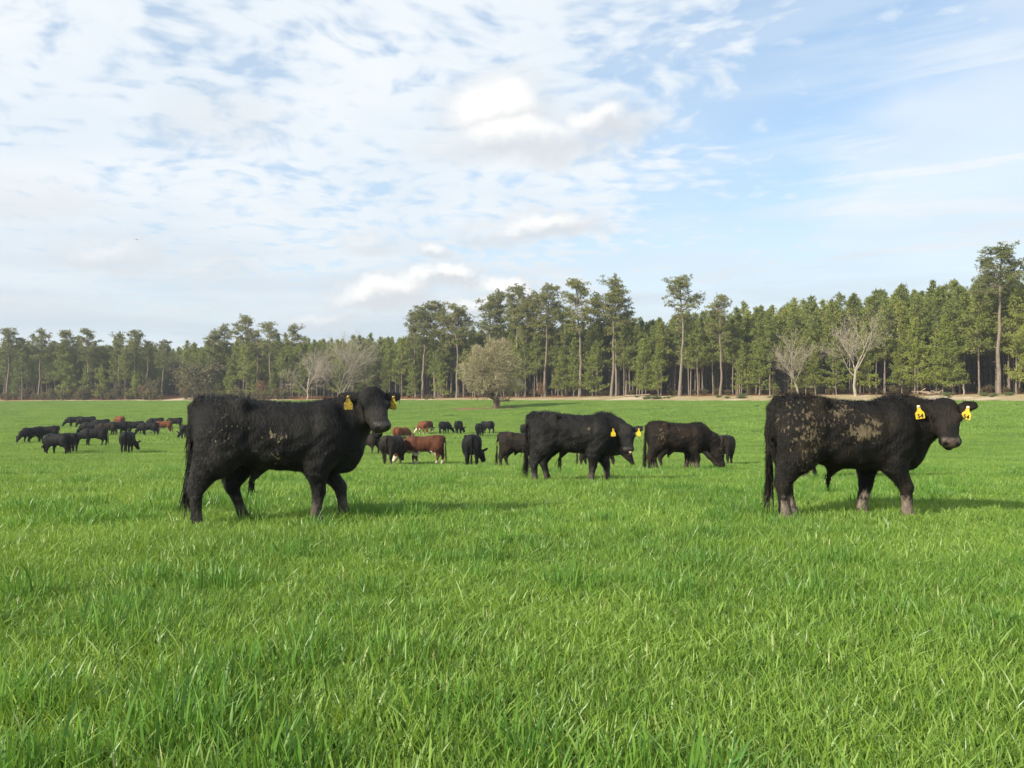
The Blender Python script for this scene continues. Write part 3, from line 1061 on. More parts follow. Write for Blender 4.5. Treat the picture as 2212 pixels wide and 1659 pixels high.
for j in range(46):                            # low brown undergrowth at the foot of the right-hand wood
    xd = 860 + 1360 * (j + rng.random()) / 46
    X, Y = forest_xy(xd, 0.5 + 5 * rng.random())
    s = 0.35 + 0.3 * rng.random()
    plant('undergrowth_bush', BS[j % 4], (X, Y, float(ground_z(X, Y))), j, s * 1.5, s, 'low brown undergrowth bush at the foot of the pines', 'bush', 'undergrowth under the pines', names=('stems', 'leaves'))

# sandy track seen through the gap on the left
tp = []
X0, Y0 = forest_xy(368, -4)
xs = np.linspace(0, 1, 12)
cxs = X0 + (xs * 6) + 8 * np.sin(xs * 1.2)
cys = Y0 + xs * 40
V = []
for a, b_ in zip(cxs, cys):
    for w_ in (-3.0, 3.0):
        V.append((a + w_, b_, float(ground_z(a + w_, b_)) + 0.03))
Qt = np.array([[2 * i, 2 * i + 1, 2 * i + 3, 2 * i + 2] for i in range(11)])
m, b, out = new_mat('sand')
pos = b.node('ShaderNodeNewGeometry').outputs['Position']
nn = b.noise(pos, 1.5, 4, 0.6)
principled(b, out, b.mix(nn, (0.46, 0.36, 0.24), (0.58, 0.48, 0.36)), 0.95, 0.1, bump=nn, bumpk=0.4, bdist=0.05)
tag(link('track', mesh_np('track', V, Qt, [m])), kind='structure')


# brush pile, snag and a fallen log on the strip
def log_mesh(name, paths, radii, mat):
    V, Q_ = tubes(paths, radii, 7)
    return mesh_np(name, V, Q_, [mat], smooth=True)


M_dead = bark_mat('dead_wood', (0.42, 0.33, 0.24), (0.26, 0.19, 0.13))
X, Y = forest_xy(2004, -2.0)
g = np.random.default_rng(3)
pile = empty('brush_pile', (X, Y, float(ground_z(X, Y))))
tag(pile, 'heap of pale cut branches on the strip behind the right bull', 'brush pile')
for j in range(16):
    a = g.random() * 3.14
    ln = 1.2 + 1.8 * g.random()
    c = np.array([g.standard_normal() * 1.1, g.standard_normal() * 0.5, 0.12 + 0.55 * g.random()])
    d = np.array([math.cos(a), 0.5 * math.sin(a), 0.25 * g.standard_normal()]) * ln * 0.5
    link('branch', log_mesh('branch', [np.stack([c - d, c + g.standard_normal(3) * 0.08, c + d])], [np.array([0.09, 0.07, 0.04])], M_dead), pile)
X, Y = forest_xy(2082, -1.5)
sn = link('dead_snag', log_mesh('snag', [np.array([[0, 0, -0.2], [0.05, 0, 0.6], [-0.10, 0.02, 1.2], [0.02, 0.03, 1.75]])], [np.array([0.16, 0.12, 0.10, 0.03])], M_dead),
          None, (X, Y, float(ground_z(X, Y))))
tag(sn, 'pale broken snag standing on the strip right of the brush pile', 'snag')
X, Y = forest_xy(1378, -0.8)
lg = link('fallen_log', log_mesh('log', [np.array([[-2.6, 0.3, 0.16], [0, 0, 0.2], [2.4, -0.4, 0.45]])], [np.array([0.17, 0.16, 0.09])], M_dead), None, (X, Y, float(ground_z(X, Y))))
tag(lg, 'pale fallen log lying at the wood edge below the middle pines', 'log')

# ------------------------------------------------------------------ cattle
def surface_nets(D, org, h):
    s = D < 0
    c = [s[i:s.shape[0] - 1 + i, j:s.shape[1] - 1 + j, k:s.shape[2] - 1 + k] for i in (0, 1) for j in (0, 1) for k in (0, 1)]
    cnt = sum(x.astype(np.int8) for x in c)
    act = (cnt > 0) & (cnt < 8)
    A = np.argwhere(act)
    idx = np.full(act.shape, -1, np.int64)
    idx[act] = np.arange(len(A))
    corners = np.array([(i, j, k) for i in (0, 1) for j in (0, 1) for k in (0, 1)])
    vals = np.stack([D[A[:, 0] + o[0], A[:, 1] + o[1], A[:, 2] + o[2]] for o in corners], 1)
    acc = np.zeros((len(A), 3)); n = np.zeros(len(A))
    for a in range(8):
        for b in range(a + 1, 8):
            if np.abs(corners[a] - corners[b]).sum() != 1:
                continue
            va, vb = vals[:, a], vals[:, b]
            cr = (va < 0) != (vb < 0)
            t = np.where(cr, va / np.where(cr, va - vb, 1), 0)
            p = corners[a] + t[:, None] * (corners[b] - corners[a])
            acc[cr] += p[cr]; n[cr] += 1
    V = (A + acc / n[:, None]) * h + org
    quads = []
    for ax in range(3):
        sl0 = [slice(None)] * 3; sl1 = [slice(None)] * 3
        sl0[ax] = slice(0, -1); sl1[ax] = slice(1, None)
        a, b = s[tuple(sl0)], s[tuple(sl1)]
        E = np.argwhere(a != b)
        o1, o2 = [x for x in range(3) if x != ax]
        ok = (E[:, o1] > 0) & (E[:, o2] > 0) & (E[:, o1] < s.shape[o1] - 1) & (E[:, o2] < s.shape[o2] - 1)
        E = E[ok]
        def ci(d1, d2):
            q = E.copy(); q[:, o1] += d1; q[:, o2] += d2
            return idx[q[:, 0], q[:, 1], q[:, 2]]
        q = np.stack([ci(-1, -1), ci(0, -1), ci(0, 0), ci(-1, 0)], 1)
        inside_first = a[E[:, 0], E[:, 1], E[:, 2]]
        flip = inside_first if ax == 1 else ~inside_first
        q[flip] = q[flip][:, ::-1]
        quads.append(q)
    return V, np.concatenate(quads)


class Field:
    def __init__(self, lo, hi, h):
        self.lo, self.h = np.array(lo, float), h
        self.n = np.ceil((np.array(hi) - self.lo) / h).astype(int) + 1
        self.D = np.full(self.n, 1.0, np.float32)
        self.ax = [self.lo[i] + np.arange(self.n[i]) * h for i in range(3)]
    def box(self, lo, hi):
        sl = []
        for i in range(3):
            a = int(np.clip((lo[i] - self.lo[i]) / self.h, 0, self.n[i]))
            b = int(np.clip((hi[i] - self.lo[i]) / self.h + 1, 0, self.n[i]))
            sl.append(slice(a, b))
        g = np.meshgrid(self.ax[0][sl[0]], self.ax[1][sl[1]], self.ax[2][sl[2]], indexing='ij', sparse=True)
        return tuple(sl), g
    def blend(self, sl, v, k):
        d = self.D[sl]
        hh = np.clip(0.5 + 0.5 * (d - v) / k, 0, 1)
        self.D[sl] = d * (1 - hh) + v * hh - k * hh * (1 - hh)
    def cap(self, a, b, ra, rb, k=0.05, sy=1.0):
        a, b = np.array(a, float), np.array(b, float)
        R = max(ra, rb) + k + 0.06
        sl, (x, y, z) = self.box(np.minimum(a, b) - R, np.maximum(a, b) + R)
        d = b - a
        t = np.clip(((x - a[0]) * d[0] + (y - a[1]) * d[1] + (z - a[2]) * d[2]) / (d @ d + 1e-9), 0, 1)
        v = np.sqrt((x - a[0] - t * d[0]) ** 2 + ((y - a[1] - t * d[1]) / sy) ** 2 + (z - a[2] - t * d[2]) ** 2) - (ra + (rb - ra) * t)
        self.blend(sl, v, k)
    def ell(self, c, r, M=None, k=0.05):
        c, r = np.array(c, float), np.array(r, float)
        R = r.max() + k + 0.06
        sl, (x, y, z) = self.box(c - R, c + R)
        x, y, z = x - c[0], y - c[1], z - c[2]
        if M is not None:
            x, y, z = (M[0][0] * x + M[0][1] * y + M[0][2] * z, M[1][0] * x + M[1][1] * y + M[1][2] * z, M[2][0] * x + M[2][1] * y + M[2][2] * z)
        q = np.sqrt((x / r[0]) ** 2 + (y / r[1]) ** 2 + (z / r[2]) ** 2)
        q2 = np.sqrt((x / r[0] ** 2) ** 2 + (y / r[1] ** 2) ** 2 + (z / r[2] ** 2) ** 2) + 1e-9
        self.blend(sl, q * (q - 1) / q2, k)
    def loft(self, fr, us, top, bot, wid, k=0.05, p=2.3, lim=None):
        """body whose section at u is a superellipse between bot(u) and top(u), half width wid(u)"""
        o, U, Wd, Vv = fr
        ends = np.array([o + U * u + Vv * t for u in (us[0] - 0.1, us[-1] + 0.1) for t in (max(top) + 0.1, min(bot) - 0.1)])
        R = max(wid) + 0.1
        sl, (x, y, z) = self.box(ends.min(0) - R, ends.max(0) + R)
        x, y, z = x - o[0], y - o[1], z - o[2]
        u = U[0] * x + U[1] * y + U[2] * z
        w = Wd[0] * x + Wd[1] * y + Wd[2] * z
        v = Vv[0] * x + Vv[1] * y + Vv[2] * z
        uu = np.linspace(us[0], us[-1], 200)
        def sm(a):
            q = np.interp(uu, us, a)
            kk = np.exp(-0.5 * (np.arange(-10, 11) / 4.0) ** 2)
            return np.convolve(np.pad(q, 10, mode='edge'), kk / kk.sum(), 'valid')
        T, B, Wi = sm(top), sm(bot), sm(wid)
        tt, bb, ww = np.interp(u, uu, T), np.interp(u, uu, B), np.interp(u, uu, Wi)
        zc, hh = (tt + bb) / 2, (tt - bb) / 2
        r = (np.abs(w / ww) ** p + np.abs((v - zc) / hh) ** p) ** (1 / p)
        val = (r - 1) * np.minimum(ww, hh) * 0.9
        over = np.maximum(us[0] - u, u - us[-1])
        val = np.where(over > 0, np.sqrt(np.maximum(val, 0) ** 2 + over ** 2), np.maximum(val, over * 0.7))
        self.blend(sl, val, k)


def nrm(v):
    v = np.array(v, float)
    return v / np.linalg.norm(v)


STAND = dict(FR=0.0, FL=0.06, HR=-0.10, HL=0.12)


def cow(pose, h):
    """one continuous body: trunk, neck, head, ears, legs, tail.  x forward, y left, z up"""
    legs = pose.get('legs', STAND)
    low = pose.get('belly', 0.0)
    crest = pose.get('crest', 0.0)
    fur = pose.get('fur', 1.0)
    U = nrm(pose['hu'])                                   # poll -> muzzle
    Wd = nrm(np.cross(pose.get('hup', (0, 0, 1)), U)) if abs(U[2]) < 0.96 else nrm(np.cross(pose.get('hup', (1, 0, 0)), U))
    Vv = nrm(np.cross(U, Wd))                             # forehead normal
    poll = np.array(pose['poll'], float)
    muz = poll + U * 0.47
    ext = np.array([poll + 0.32, poll - 0.32, muz + 0.2, muz - 0.2])
    lo = np.minimum([-1.10, -0.48, -0.06], ext.min(0)); hi = np.maximum([0.95, 0.48, 1.52], ext.max(0))
    tail = pose.get('tail', [(-0.80, 0, 1.28), (-0.87, 0, 1.16), (-0.88, 0, 0.9), (-0.88, 0.0, 0.62), (-0.90, 0.0, 0.38)])
    lo = np.minimum(lo, np.min(tail, 0) - 0.12)
    f = Field(lo, hi, h)
    I = (np.zeros(3), np.array([1., 0, 0]), np.array([0, 1., 0]), np.array([0, 0, 1.]))
    us = [-0.86, -0.80, -0.68, -0.50, -0.25, 0.0, 0.25, 0.45, 0.62, 0.74, 0.80]
    top = [1.22, 1.30, 1.345, 1.345, 1.30, 1.275, 1.27, 1.295 + crest * 0.5, 1.29 + crest, 1.24 + crest, 1.16]
    bot = [0.90, 0.80, 0.71, 0.655, 0.61 - low, 0.58 - low, 0.56 - low, 0.555 - low, 0.58, 0.65, 0.77]
    wid = [0.14, 0.21, 0.28, 0.315, 0.345, 0.375, 0.352, 0.32, 0.285, 0.24, 0.17]
    f.loft(I, us, top, bot, wid, 0.06, 2.35)
    # hind quarters and shoulders
    for sgn, hk, fk in ((-1, 'HR', 'FR'), (1, 'HL', 'FL')):
        hx = -0.60 + legs[hk]; y = 0.185 * sgn
        lean = legs[hk] * 0.45
        st = np.array([-0.50 + legs[hk] * 0.72, y * 1.1, 0.70])
        hock = np.array([-0.68 + legs[hk] * 0.80, y * 0.98, 0.40])
        fet = np.array([-0.63 + legs[hk] * 1.0, y, 0.12])
        hoof = fet + np.array([0.05, 0, -0.11])
        f.ell((-0.58, y * 1.10, 0.93), (0.27, 0.175, 0.36), k=0.055)
        f.ell((-0.40, 0.25 * sgn, 1.265), (0.085, 0.06, 0.06), k=0.06)
        f.cap((-0.58, y * 1.0, 0.90), st, 0.22, 0.165, 0.08, 0.8)
        f.cap(st, hock, 0.140 * fur, 0.070 * fur, 0.06, 0.85)
        f.cap((-0.68 + lean * 0.6, y * 0.95, 0.80), hock + np.array([-0.02, 0, 0.03]), 0.130, 0.062, 0.06, 0.8)
        f.cap(hock, fet, 0.064 * fur, 0.049 * fur, 0.03)
        f.cap(fet, hoof, 0.054 * fur, 0.060, 0.03)
        sh = np.array([0.40 + legs[fk] * 0.25, y * 1.05, 0.82])
        el_ = np.array([0.36 + legs[fk] * 0.35, y * 1.06, 0.60])
        kn = np.array([0.42 + legs[fk] * 0.85, y * 0.98, 0.36])
        ff = np.array([0.40 + legs[fk] * 1.05, y * 0.98, 0.12])
        f.ell((0.44, y * 1.15, 0.93), (0.19, 0.160, 0.34), k=0.05)
        f.cap(sh, el_, 0.155, 0.125, 0.08, 0.85)
        f.cap(el_, kn, 0.112 * fur, 0.070 * fur, 0.06)
        f.cap(kn, ff, 0.066 * fur, 0.050 * fur, 0.03)
        f.cap(ff, ff + np.array([0.04, 0, -0.11]), 0.055 * fur, 0.062, 0.03)
    # brisket, sheath, scrotum
    f.ell((0.66, 0, 0.72), (0.17, 0.15, 0.20), k=0.10)
    if pose.get('bull', True):
        sx = pose.get('sheath', -0.22)
        f.cap((sx, 0, 0.60 - low), (sx - 0.06, 0, 0.50 - low), 0.07, 0.03, 0.07)
        f.cap((-0.52, 0, 0.72), (-0.54, 0, 0.58), 0.08, 0.075, 0.05)
    # neck
    n0 = np.array([0.52, 0.0, 1.0]); n0b = np.array([0.66, 0, 0.86])
    base = poll + U * 0.06 - Vv * 0.07
    midp = pose.get('neck', (n0 + base) / 2 + np.array([0.05, 0, 0.0]))
    midp = np.array(midp, float)
    f.cap(n0 + np.array([0, 0, crest * 0.8]), midp, 0.27, 0.225 + crest * 0.3, 0.10, 0.82)
    f.cap(n0b, midp - np.array([0, 0, 0.03]), 0.22, 0.19, 0.10, 0.82)
    f.cap(midp, base, 0.205 + crest * 0.2, 0.135, 0.09, 0.85)
    f.cap(midp - np.array([0, 0, 0.05]), poll + U * 0.17 - Vv * 0.10, 0.17, 0.085, 0.08, 0.85)
    # head
    fr = (poll, U, Wd, Vv)
    hu_ = [-0.05, 0.0, 0.08, 0.18, 0.28, 0.38, 0.45, 0.49]
    f.loft(fr, hu_, [0.055, 0.085, 0.105, 0.105, 0.088, 0.072, 0.066, 0.035], [-0.06, -0.10, -0.145, -0.165, -0.135, -0.100, -0.088, -0.05],
           [0.10, 0.132, 0.146, 0.145, 0.120, 0.100, 0.104, 0.075], 0.03, 2.4)
    f.ell(poll + U * 0.035 + Vv * 0.05, (0.085, 0.125, 0.085), np.array([U, Wd, Vv]), k=0.05)                     # curly poll
    f.ell(poll + U * 0.44 + Vv * 0.004, (0.075, 0.108, 0.066), np.array([U, Wd, Vv]), k=0.03)   # muzzle pad
    f.ell(poll + U * 0.425 - Vv * (0.085 + pose.get('mouth', 0.0)), (0.075, 0.062, 0.035), np.array([U, Wd, Vv]), k=0.02)  # lower lip
    for s in (-1, 1):
        f.ell(poll + U * 0.18 + Wd * 0.122 * s + Vv * 0.055, (0.045, 0.035, 0.04), k=0.03)   # brow
        root = poll + U * 0.045 + Wd * 0.130 * s + Vv * 0.0
        ed = nrm(Wd * s + Vv * 0.08 - U * 0.10 + np.array([0, 0, pose.get('ear', 0.0)]))
        en = nrm(np.cross(ed, U))
        f.ell(root + ed * 0.10, (0.135, 0.032, 0.068), np.array([ed, en, np.cross(ed, en)]), k=0.025)
    # tail
    for i in range(len(tail) - 1):
        r1 = 0.052 - 0.024 * min(1, i / 2.0); r2 = 0.052 - 0.024 * min(1, (i + 1) / 2.0)
        if i >= len(tail) - 2:
            r1, r2 = 0.026, 0.030
        f.cap(tail[i], tail[i + 1], max(r1, h * 0.9), max(r2, h * 0.9), 0.03)
    V, Qd = surface_nets(f.D, f.lo, h)
    # a little smoothing
    E = np.concatenate([Qd[:, [0, 1]], Qd[:, [1, 2]], Qd[:, [2, 3]], Qd[:, [3, 0]]])
    deg = np.bincount(E.ravel(), minlength=len(V)).astype(float)
    for _ in range(2):
        S_ = np.stack([np.bincount(E[:, 0], V[E[:, 1], c], len(V)) + np.bincount(E[:, 1], V[E[:, 0], c], len(V)) for c in range(3)], -1)
        V = V * 0.5 + 0.5 * S_ / np.maximum(deg, 1)[:, None]
    V = V + 0.007 * np.stack([np.zeros(len(V)), np.sign(V[:, 1]) * np.sin(V[:, 0] * 23 + 3 * np.sin(V[:, 2] * 11)) * np.sin(V[:, 2] * 19 + 2 * np.sin(V[:, 0] * 9)), 0.6 * np.sin(V[:, 0] * 31 + V[:, 1] * 12)], -1)
    # masks
    r = V - poll
    u, w, v = r @ U, r @ Wd, r @ Vv
    inhead = (np.abs(w) < 0.17) & (np.abs(v) < 0.22)
    dm = np.hypot(u - 0.475, np.abs(v - 0.005) * 0.8)
    muzm = np.clip((0.068 - dm) / 0.02, 0, 1) * inhead * np.clip((0.098 - np.abs(w)) / 0.02, 0, 1)
    nost = np.zeros(len(V))
    for s in (-1, 1):
        q = np.linalg.norm((r - (U * 0.492 + Wd * 0.056 * s + Vv * 0.026)) , axis=1)
        nost = np.maximum(nost, np.clip((0.034 - q) / 0.012, 0, 1))
    face = np.clip((u + 0.06) / 0.06, 0, 1) * inhead * (u < 0.60) * np.clip((0.14 - np.abs(w)) / 0.02, 0, 1)
    leg = np.clip((0.40 - V[:, 2]) / 0.22, 0, 1) * (V[:, 0] < 0.75) * (V[:, 0] > -0.84)
    under = np.clip((0.68 - V[:, 2]) / 0.06, 0, 1) * (np.abs(V[:, 1]) < 0.30) * (V[:, 0] > -0.5) * (V[:, 0] < 0.75) * (V[:, 2] > 0.42)
    mud = np.zeros(len(V))
    for (mx, mz, sx, sz, a) in pose.get('mud', []):
        mud = np.maximum(mud, a * np.exp(-((V[:, 0] - mx) / sx) ** 2 - ((V[:, 2] - mz) / sz) ** 2))
    at = dict(muz=np.maximum(muzm, 0), nost=nost, face=face, leg=leg, under=under, mud=mud)
    return V, Qd, at, fr


def coat(V, Qd, at, n, ln, wd, seed, drop=None):
    """short coat hair as thin blades lying back along the body"""
    g = np.random.default_rng(seed)
    a, b, c, d = (V[Qd[:, i]] for i in range(4))
    N = np.cross(c - a, d - b)
    ar = np.linalg.norm(N, axis=1) + 1e-12
    N = N / ar[:, None]
    ctr = (a + b + c + d) / 4
    w = ar * np.where(at['muz'][Qd[:, 0]] + at['nost'][Qd[:, 0]] > 0.1, 0, 1) * np.where(at['face'][Qd[:, 0]] > 0.3, 0.5, 1)
    i = g.choice(len(Qd), n, p=w / w.sum())
    t1, t2 = g.random(n)[:, None], g.random(n)[:, None]
    P0 = (a[i] * (1 - t1) + b[i] * t1) * (1 - t2) + (d[i] * (1 - t1) + c[i] * t1) * t2
    Nn = N[i]
    flow = np.tile(np.array([-0.55, 0, -1.0]), (n, 1)) + 0.55 * g.standard_normal((n, 3))
    flow += 0.5 * np.stack([np.sin(P0[:, 2] * 21 + P0[:, 0] * 9), np.zeros(n), np.sin(P0[:, 0] * 17 + P0[:, 2] * 5)], -1)
    flow -= Nn * (flow * Nn).sum(1)[:, None]
    flow /= np.linalg.norm(flow, axis=1)[:, None] + 1e-9
    topn = np.clip((P0[:, 2] - 1.2) / 0.1, 0, 1)
    L = ln * (0.6 + 0.8 * g.random(n)) * (1 + 0.5 * topn) * np.where(P0[:, 2] < 0.62, 1.15, 1.0)
    L *= np.where(at['face'][Qd[i, 0]] > 0.3, 0.45, 1)
    L *= np.where(at['leg'][Qd[i, 0]] > 0.3, 0.6, 1)
    D_ = flow * 0.86 + Nn * (0.38 + 0.25 * topn)[:, None]
    sd = np.cross(D_, Nn); sd /= np.linalg.norm(sd, axis=1)[:, None] + 1e-9
    B = P0 - Nn * 0.006
    VV = np.stack([B - sd * wd, B + sd * wd, B + D_ * L[:, None]], 1).reshape(-1, 3)
    T = np.arange(n)[:, None] * 3 + np.array([[0, 1, 2]])
    at2 = {k: np.repeat(v[Qd[i, 0]], 3) for k, v in at.items()}
    at2['tint'] = np.repeat(g.random(n), 3)
    return VV, T, at2


def switch(tail, seed, n=260, ln=0.30, wd=0.004, scale=1.0):
    """long hair at the end of the tail"""
    g = np.random.default_rng(seed)
    tail = np.array(tail, float)
    s = np.linspace(0, 1, len(tail))
    q = 0.35 + 0.65 * g.random(n) ** 0.6
    P0 = np.stack([np.interp(q, s, tail[:, c]) for c in range(3)], -1) + g.standard_normal((n, 3)) * 0.016
    D_ = np.tile([-0.06, 0, -1.0], (n, 1)) + 0.13 * g.standard_normal((n, 3))
    L = ln * (0.4 + 0.7 * g.random(n)) * (0.35 + 0.75 * q)
    mid = P0 + D_ * (L * 0.5)[:, None]
    end = P0 + D_ * L[:, None] + g.standard_normal((n, 3)) * 0.018
    sd = np.stack([np.cos(g.random(n) * 6.28), np.sin(g.random(n) * 6.28), np.zeros(n)], -1) * wd
    VV = np.stack([P0 - sd, P0 + sd, mid + sd, end, mid - sd], 1).reshape(-1, 3)
    b0 = np.arange(n)[:, None] * 5
    z = np.zeros(n * 5)
    return VV, [b0 + np.array([[0, 1, 2, 4]]), b0 + np.array([[4, 2, 3]])], dict(muz=z, nost=z, face=z, leg=z, under=z, mud=z, tint=np.repeat(g.random(n), 5))


def coat_mat(name, base, alt, mudc=(0.30, 0.235, 0.14), legc=(0.20, 0.165, 0.13), muzc=(0.035, 0.029, 0.026), white=0.0, mud_lo=0.5, tint=0.35, legk=0.0, gloss=0.0):
    m, b, out = new_mat(name)
    co = b.node('ShaderNodeTexCoord').outputs['Object']
    n1 = b.noise(co, 3.2, 4, 0.55)
    st = b.vm('MULTIPLY', co, (1.0, 1.0, 0.55))
    n2 = b.noise(st, 34.0, 4, 0.62)
    n3 = b.noise(co, 9.0, 3, 0.6)
    c = b.mix(b.ss(n1, 0.42, 0.68), base, alt)
    c = b.mix(b.mul(b.attr('tint'), tint), c, alt)
    mf = b.mul(b.ss(b.add(b.add(b.mul(b.attr('mud'), 0.36), b.mul(n2, 1.2)), b.mul(n3, 0.8)), mud_lo + 0.74, mud_lo + 0.92), b.ss(b.attr('mud'), 0.08, 0.35))
    c = b.mix(b.mul(mf, 0.85), c, mudc)
    if legk:
        c = b.mix(b.mul(b.ss(b.add(b.add(b.attr('leg'), b.mul(b.sub(n2, 0.5), 1.3)), b.mul(b.sub(n3, 0.5), 1.4)), 0.40, 1.15), legk), c, legc)
    if white:
        wf = b.m('MAXIMUM', b.ss(b.add(b.attr('face'), b.mul(b.sub(n3, 0.5), 0.5)), 0.4, 0.6), b.ss(b.add(b.attr('under'), b.mul(b.sub(n3, 0.5), 0.8)), 0.45, 0.6))
        wf = b.m('MAXIMUM', wf, b.mul(b.ss(b.add(b.attr('leg'), b.mul(b.sub(n3, 0.5), 1.0)), 0.7, 0.95), 0.8))
        c = b.mix(wf, c, (0.62, 0.53, 0.42))
    mz = b.attr('muz')
    c = b.mix(mz, c, muzc)
    c = b.mix(b.attr('nost'), c, (0.006, 0.005, 0.005))
    rough = b.m('SUBTRACT', 0.68 - gloss, b.mul(mz, 0.30))
    p = principled(b, out, c, rough, b.add(0.15 + gloss * 0.9, b.mul(mz, 0.25)), bump=n2, bumpk=0.7, bdist=0.03)
    return m


M_blk = coat_mat('black_coat', (0.0060, 0.0060, 0.0064), (0.028, 0.0255, 0.023), legk=0.35, tint=0.55)
M_bl2 = coat_mat('muddy_black_coat', (0.0075, 0.0070, 0.0065), (0.024, 0.019, 0.014), (0.155, 0.122, 0.075), (0.24, 0.19, 0.155), muzc=(0.085, 0.062, 0.052), mud_lo=0.49, legk=0.95)
M_blk_hair = coat_mat('black_coat_hair', (0.0055, 0.0055, 0.0060), (0.026, 0.0235, 0.021), legk=0.35, tint=0.55, gloss=0.22)
M_bl2_hair = coat_mat('muddy_black_coat_hair', (0.0070, 0.0065, 0.0060), (0.024, 0.019, 0.014), (0.155, 0.122, 0.075), (0.24, 0.19, 0.155), muzc=(0.085, 0.062, 0.052), mud_lo=0.49, legk=0.95, gloss=0.15)
M_bl3 = coat_mat('brown_black_coat', (0.011, 0.0095, 0.0085), (0.034, 0.022, 0.014), mud_lo=0.5, legk=0.4)
M_far = coat_mat('far_black_coat', (0.0055, 0.0058, 0.006), (0.013, 0.0125, 0.012))
M_red = coat_mat('red_coat', (0.125, 0.040, 0.016), (0.18, 0.062, 0.025), white=1.0, muzc=(0.30, 0.17, 0.13), tint=0.3)
M_drd = coat_mat('dark_red_coat', (0.075, 0.025, 0.013), (0.110, 0.040, 0.019), white=1.0, muzc=(0.30, 0.17, 0.13), tint=0.3)
m, b, out = new_mat('tag_yellow')
nn = b.noise(b.node('ShaderNodeTexCoord').outputs['Object'], 45.0, 3, 0.6)
principled(b, out, b.mix(b.ss(nn, 0.52, 0.68), (0.62, 0.44, 0.025), (0.36, 0.25, 0.06)), 0.4, 0.4)
M_tag = m
m, b, out = new_mat('tag_dirty')
nn = b.noise(b.node('ShaderNodeTexCoord').outputs['Object'], 40.0, 3, 0.6)
principled(b, out, b.mix(b.ss(nn, 0.40, 0.6), (0.52, 0.36, 0.03), (0.20, 0.13, 0.05)), 0.55, 0.3)
M_tagd = m
m, b, out = new_mat('tag_ink'); principled(b, out, (0.02, 0.015, 0.01), 0.6, 0.2); M_ink = m
m, b, out = new_mat('eye'); principled(b, out, (0.012, 0.008, 0.006), 0.12, 0.6); M_eye = m
m, b, out = new_mat('tongue'); principled(b, out, (0.52, 0.30, 0.26), 0.35, 0.5); M_tongue = m
m, b, out = new_mat('lip'); principled(b, out, (0.50, 0.42, 0.33), 0.4, 0.5); M_lip = m
m, b, out = new_mat('stud'); principled(b, out, (0.75, 0.74, 0.70), 0.4, 0.5); M_stud = m


def uv_ball(r, n=10):
    V, Q_ = [], []
    for i in range(n + 1):
        th = math.pi * i / n
        for j in range(n):
            ph = 2 * math.pi * j / n
            V.append((r[0] * math.sin(th) * math.cos(ph), r[1] * math.sin(th) * math.sin(ph), r[2] * math.cos(th)))
    for i in range(n):
        for j in range(n):
            Q_.append((i * n + j, (i + 1) * n + j, (i + 1) * n + (j + 1) % n, i * n + (j + 1) % n))
    return np.array(V), np.array(Q_)


def tag_mesh(mat):
    """bottle-shaped ear tag with thickness, hanging from its neck, front facing -y"""
    half = [(0.0085, 0.012), (0.0145, 0.004), (0.0135, -0.014), (0.019, -0.036), (0.037, -0.056), (0.039, -0.066), (0.038, -0.106), (0.034, -0.111)]
    out_ = half + [(-x, z) for x, z in half[::-1]]
    n = len(out_)
    V = [(x, -0.002, z) for x, z in out_] + [(x, 0.002, z) for x, z in out_]
    me = bpy.data.meshes.new('ear_tag')
    faces = [tuple(range(n)), tuple(range(2 * n - 1, n - 1, -1))] + [(i, i + n, (i + 1) % n + n, (i + 1) % n) for i in range(n)]
    me.from_pydata(V, [], faces)
    me.materials.append(mat)
    me.update()
    return me


def text_mesh(s, size):
    cu = bpy.data.curves.new('digits', 'FONT')
    cu.body = s
    cu.size = size
    cu.align_x = 'CENTER'
    cu.extrude = 0.0005
    cu.offset = size * 0.03
    o = bpy.data.objects.new('digits', cu)
    COL.objects.link(o)
    dg = bpy.context.evaluated_depsgraph_get()
    me = bpy.data.meshes.new_from_object(o.evaluated_get(dg))
    bpy.data.objects.remove(o)
    me.materials.clear()
    me.materials.append(M_ink)
    return me


TAG_Y, TAG_D, DIGITS = tag_mesh(M_tag), tag_mesh(M_tagd), text_mesh('54', 0.052)


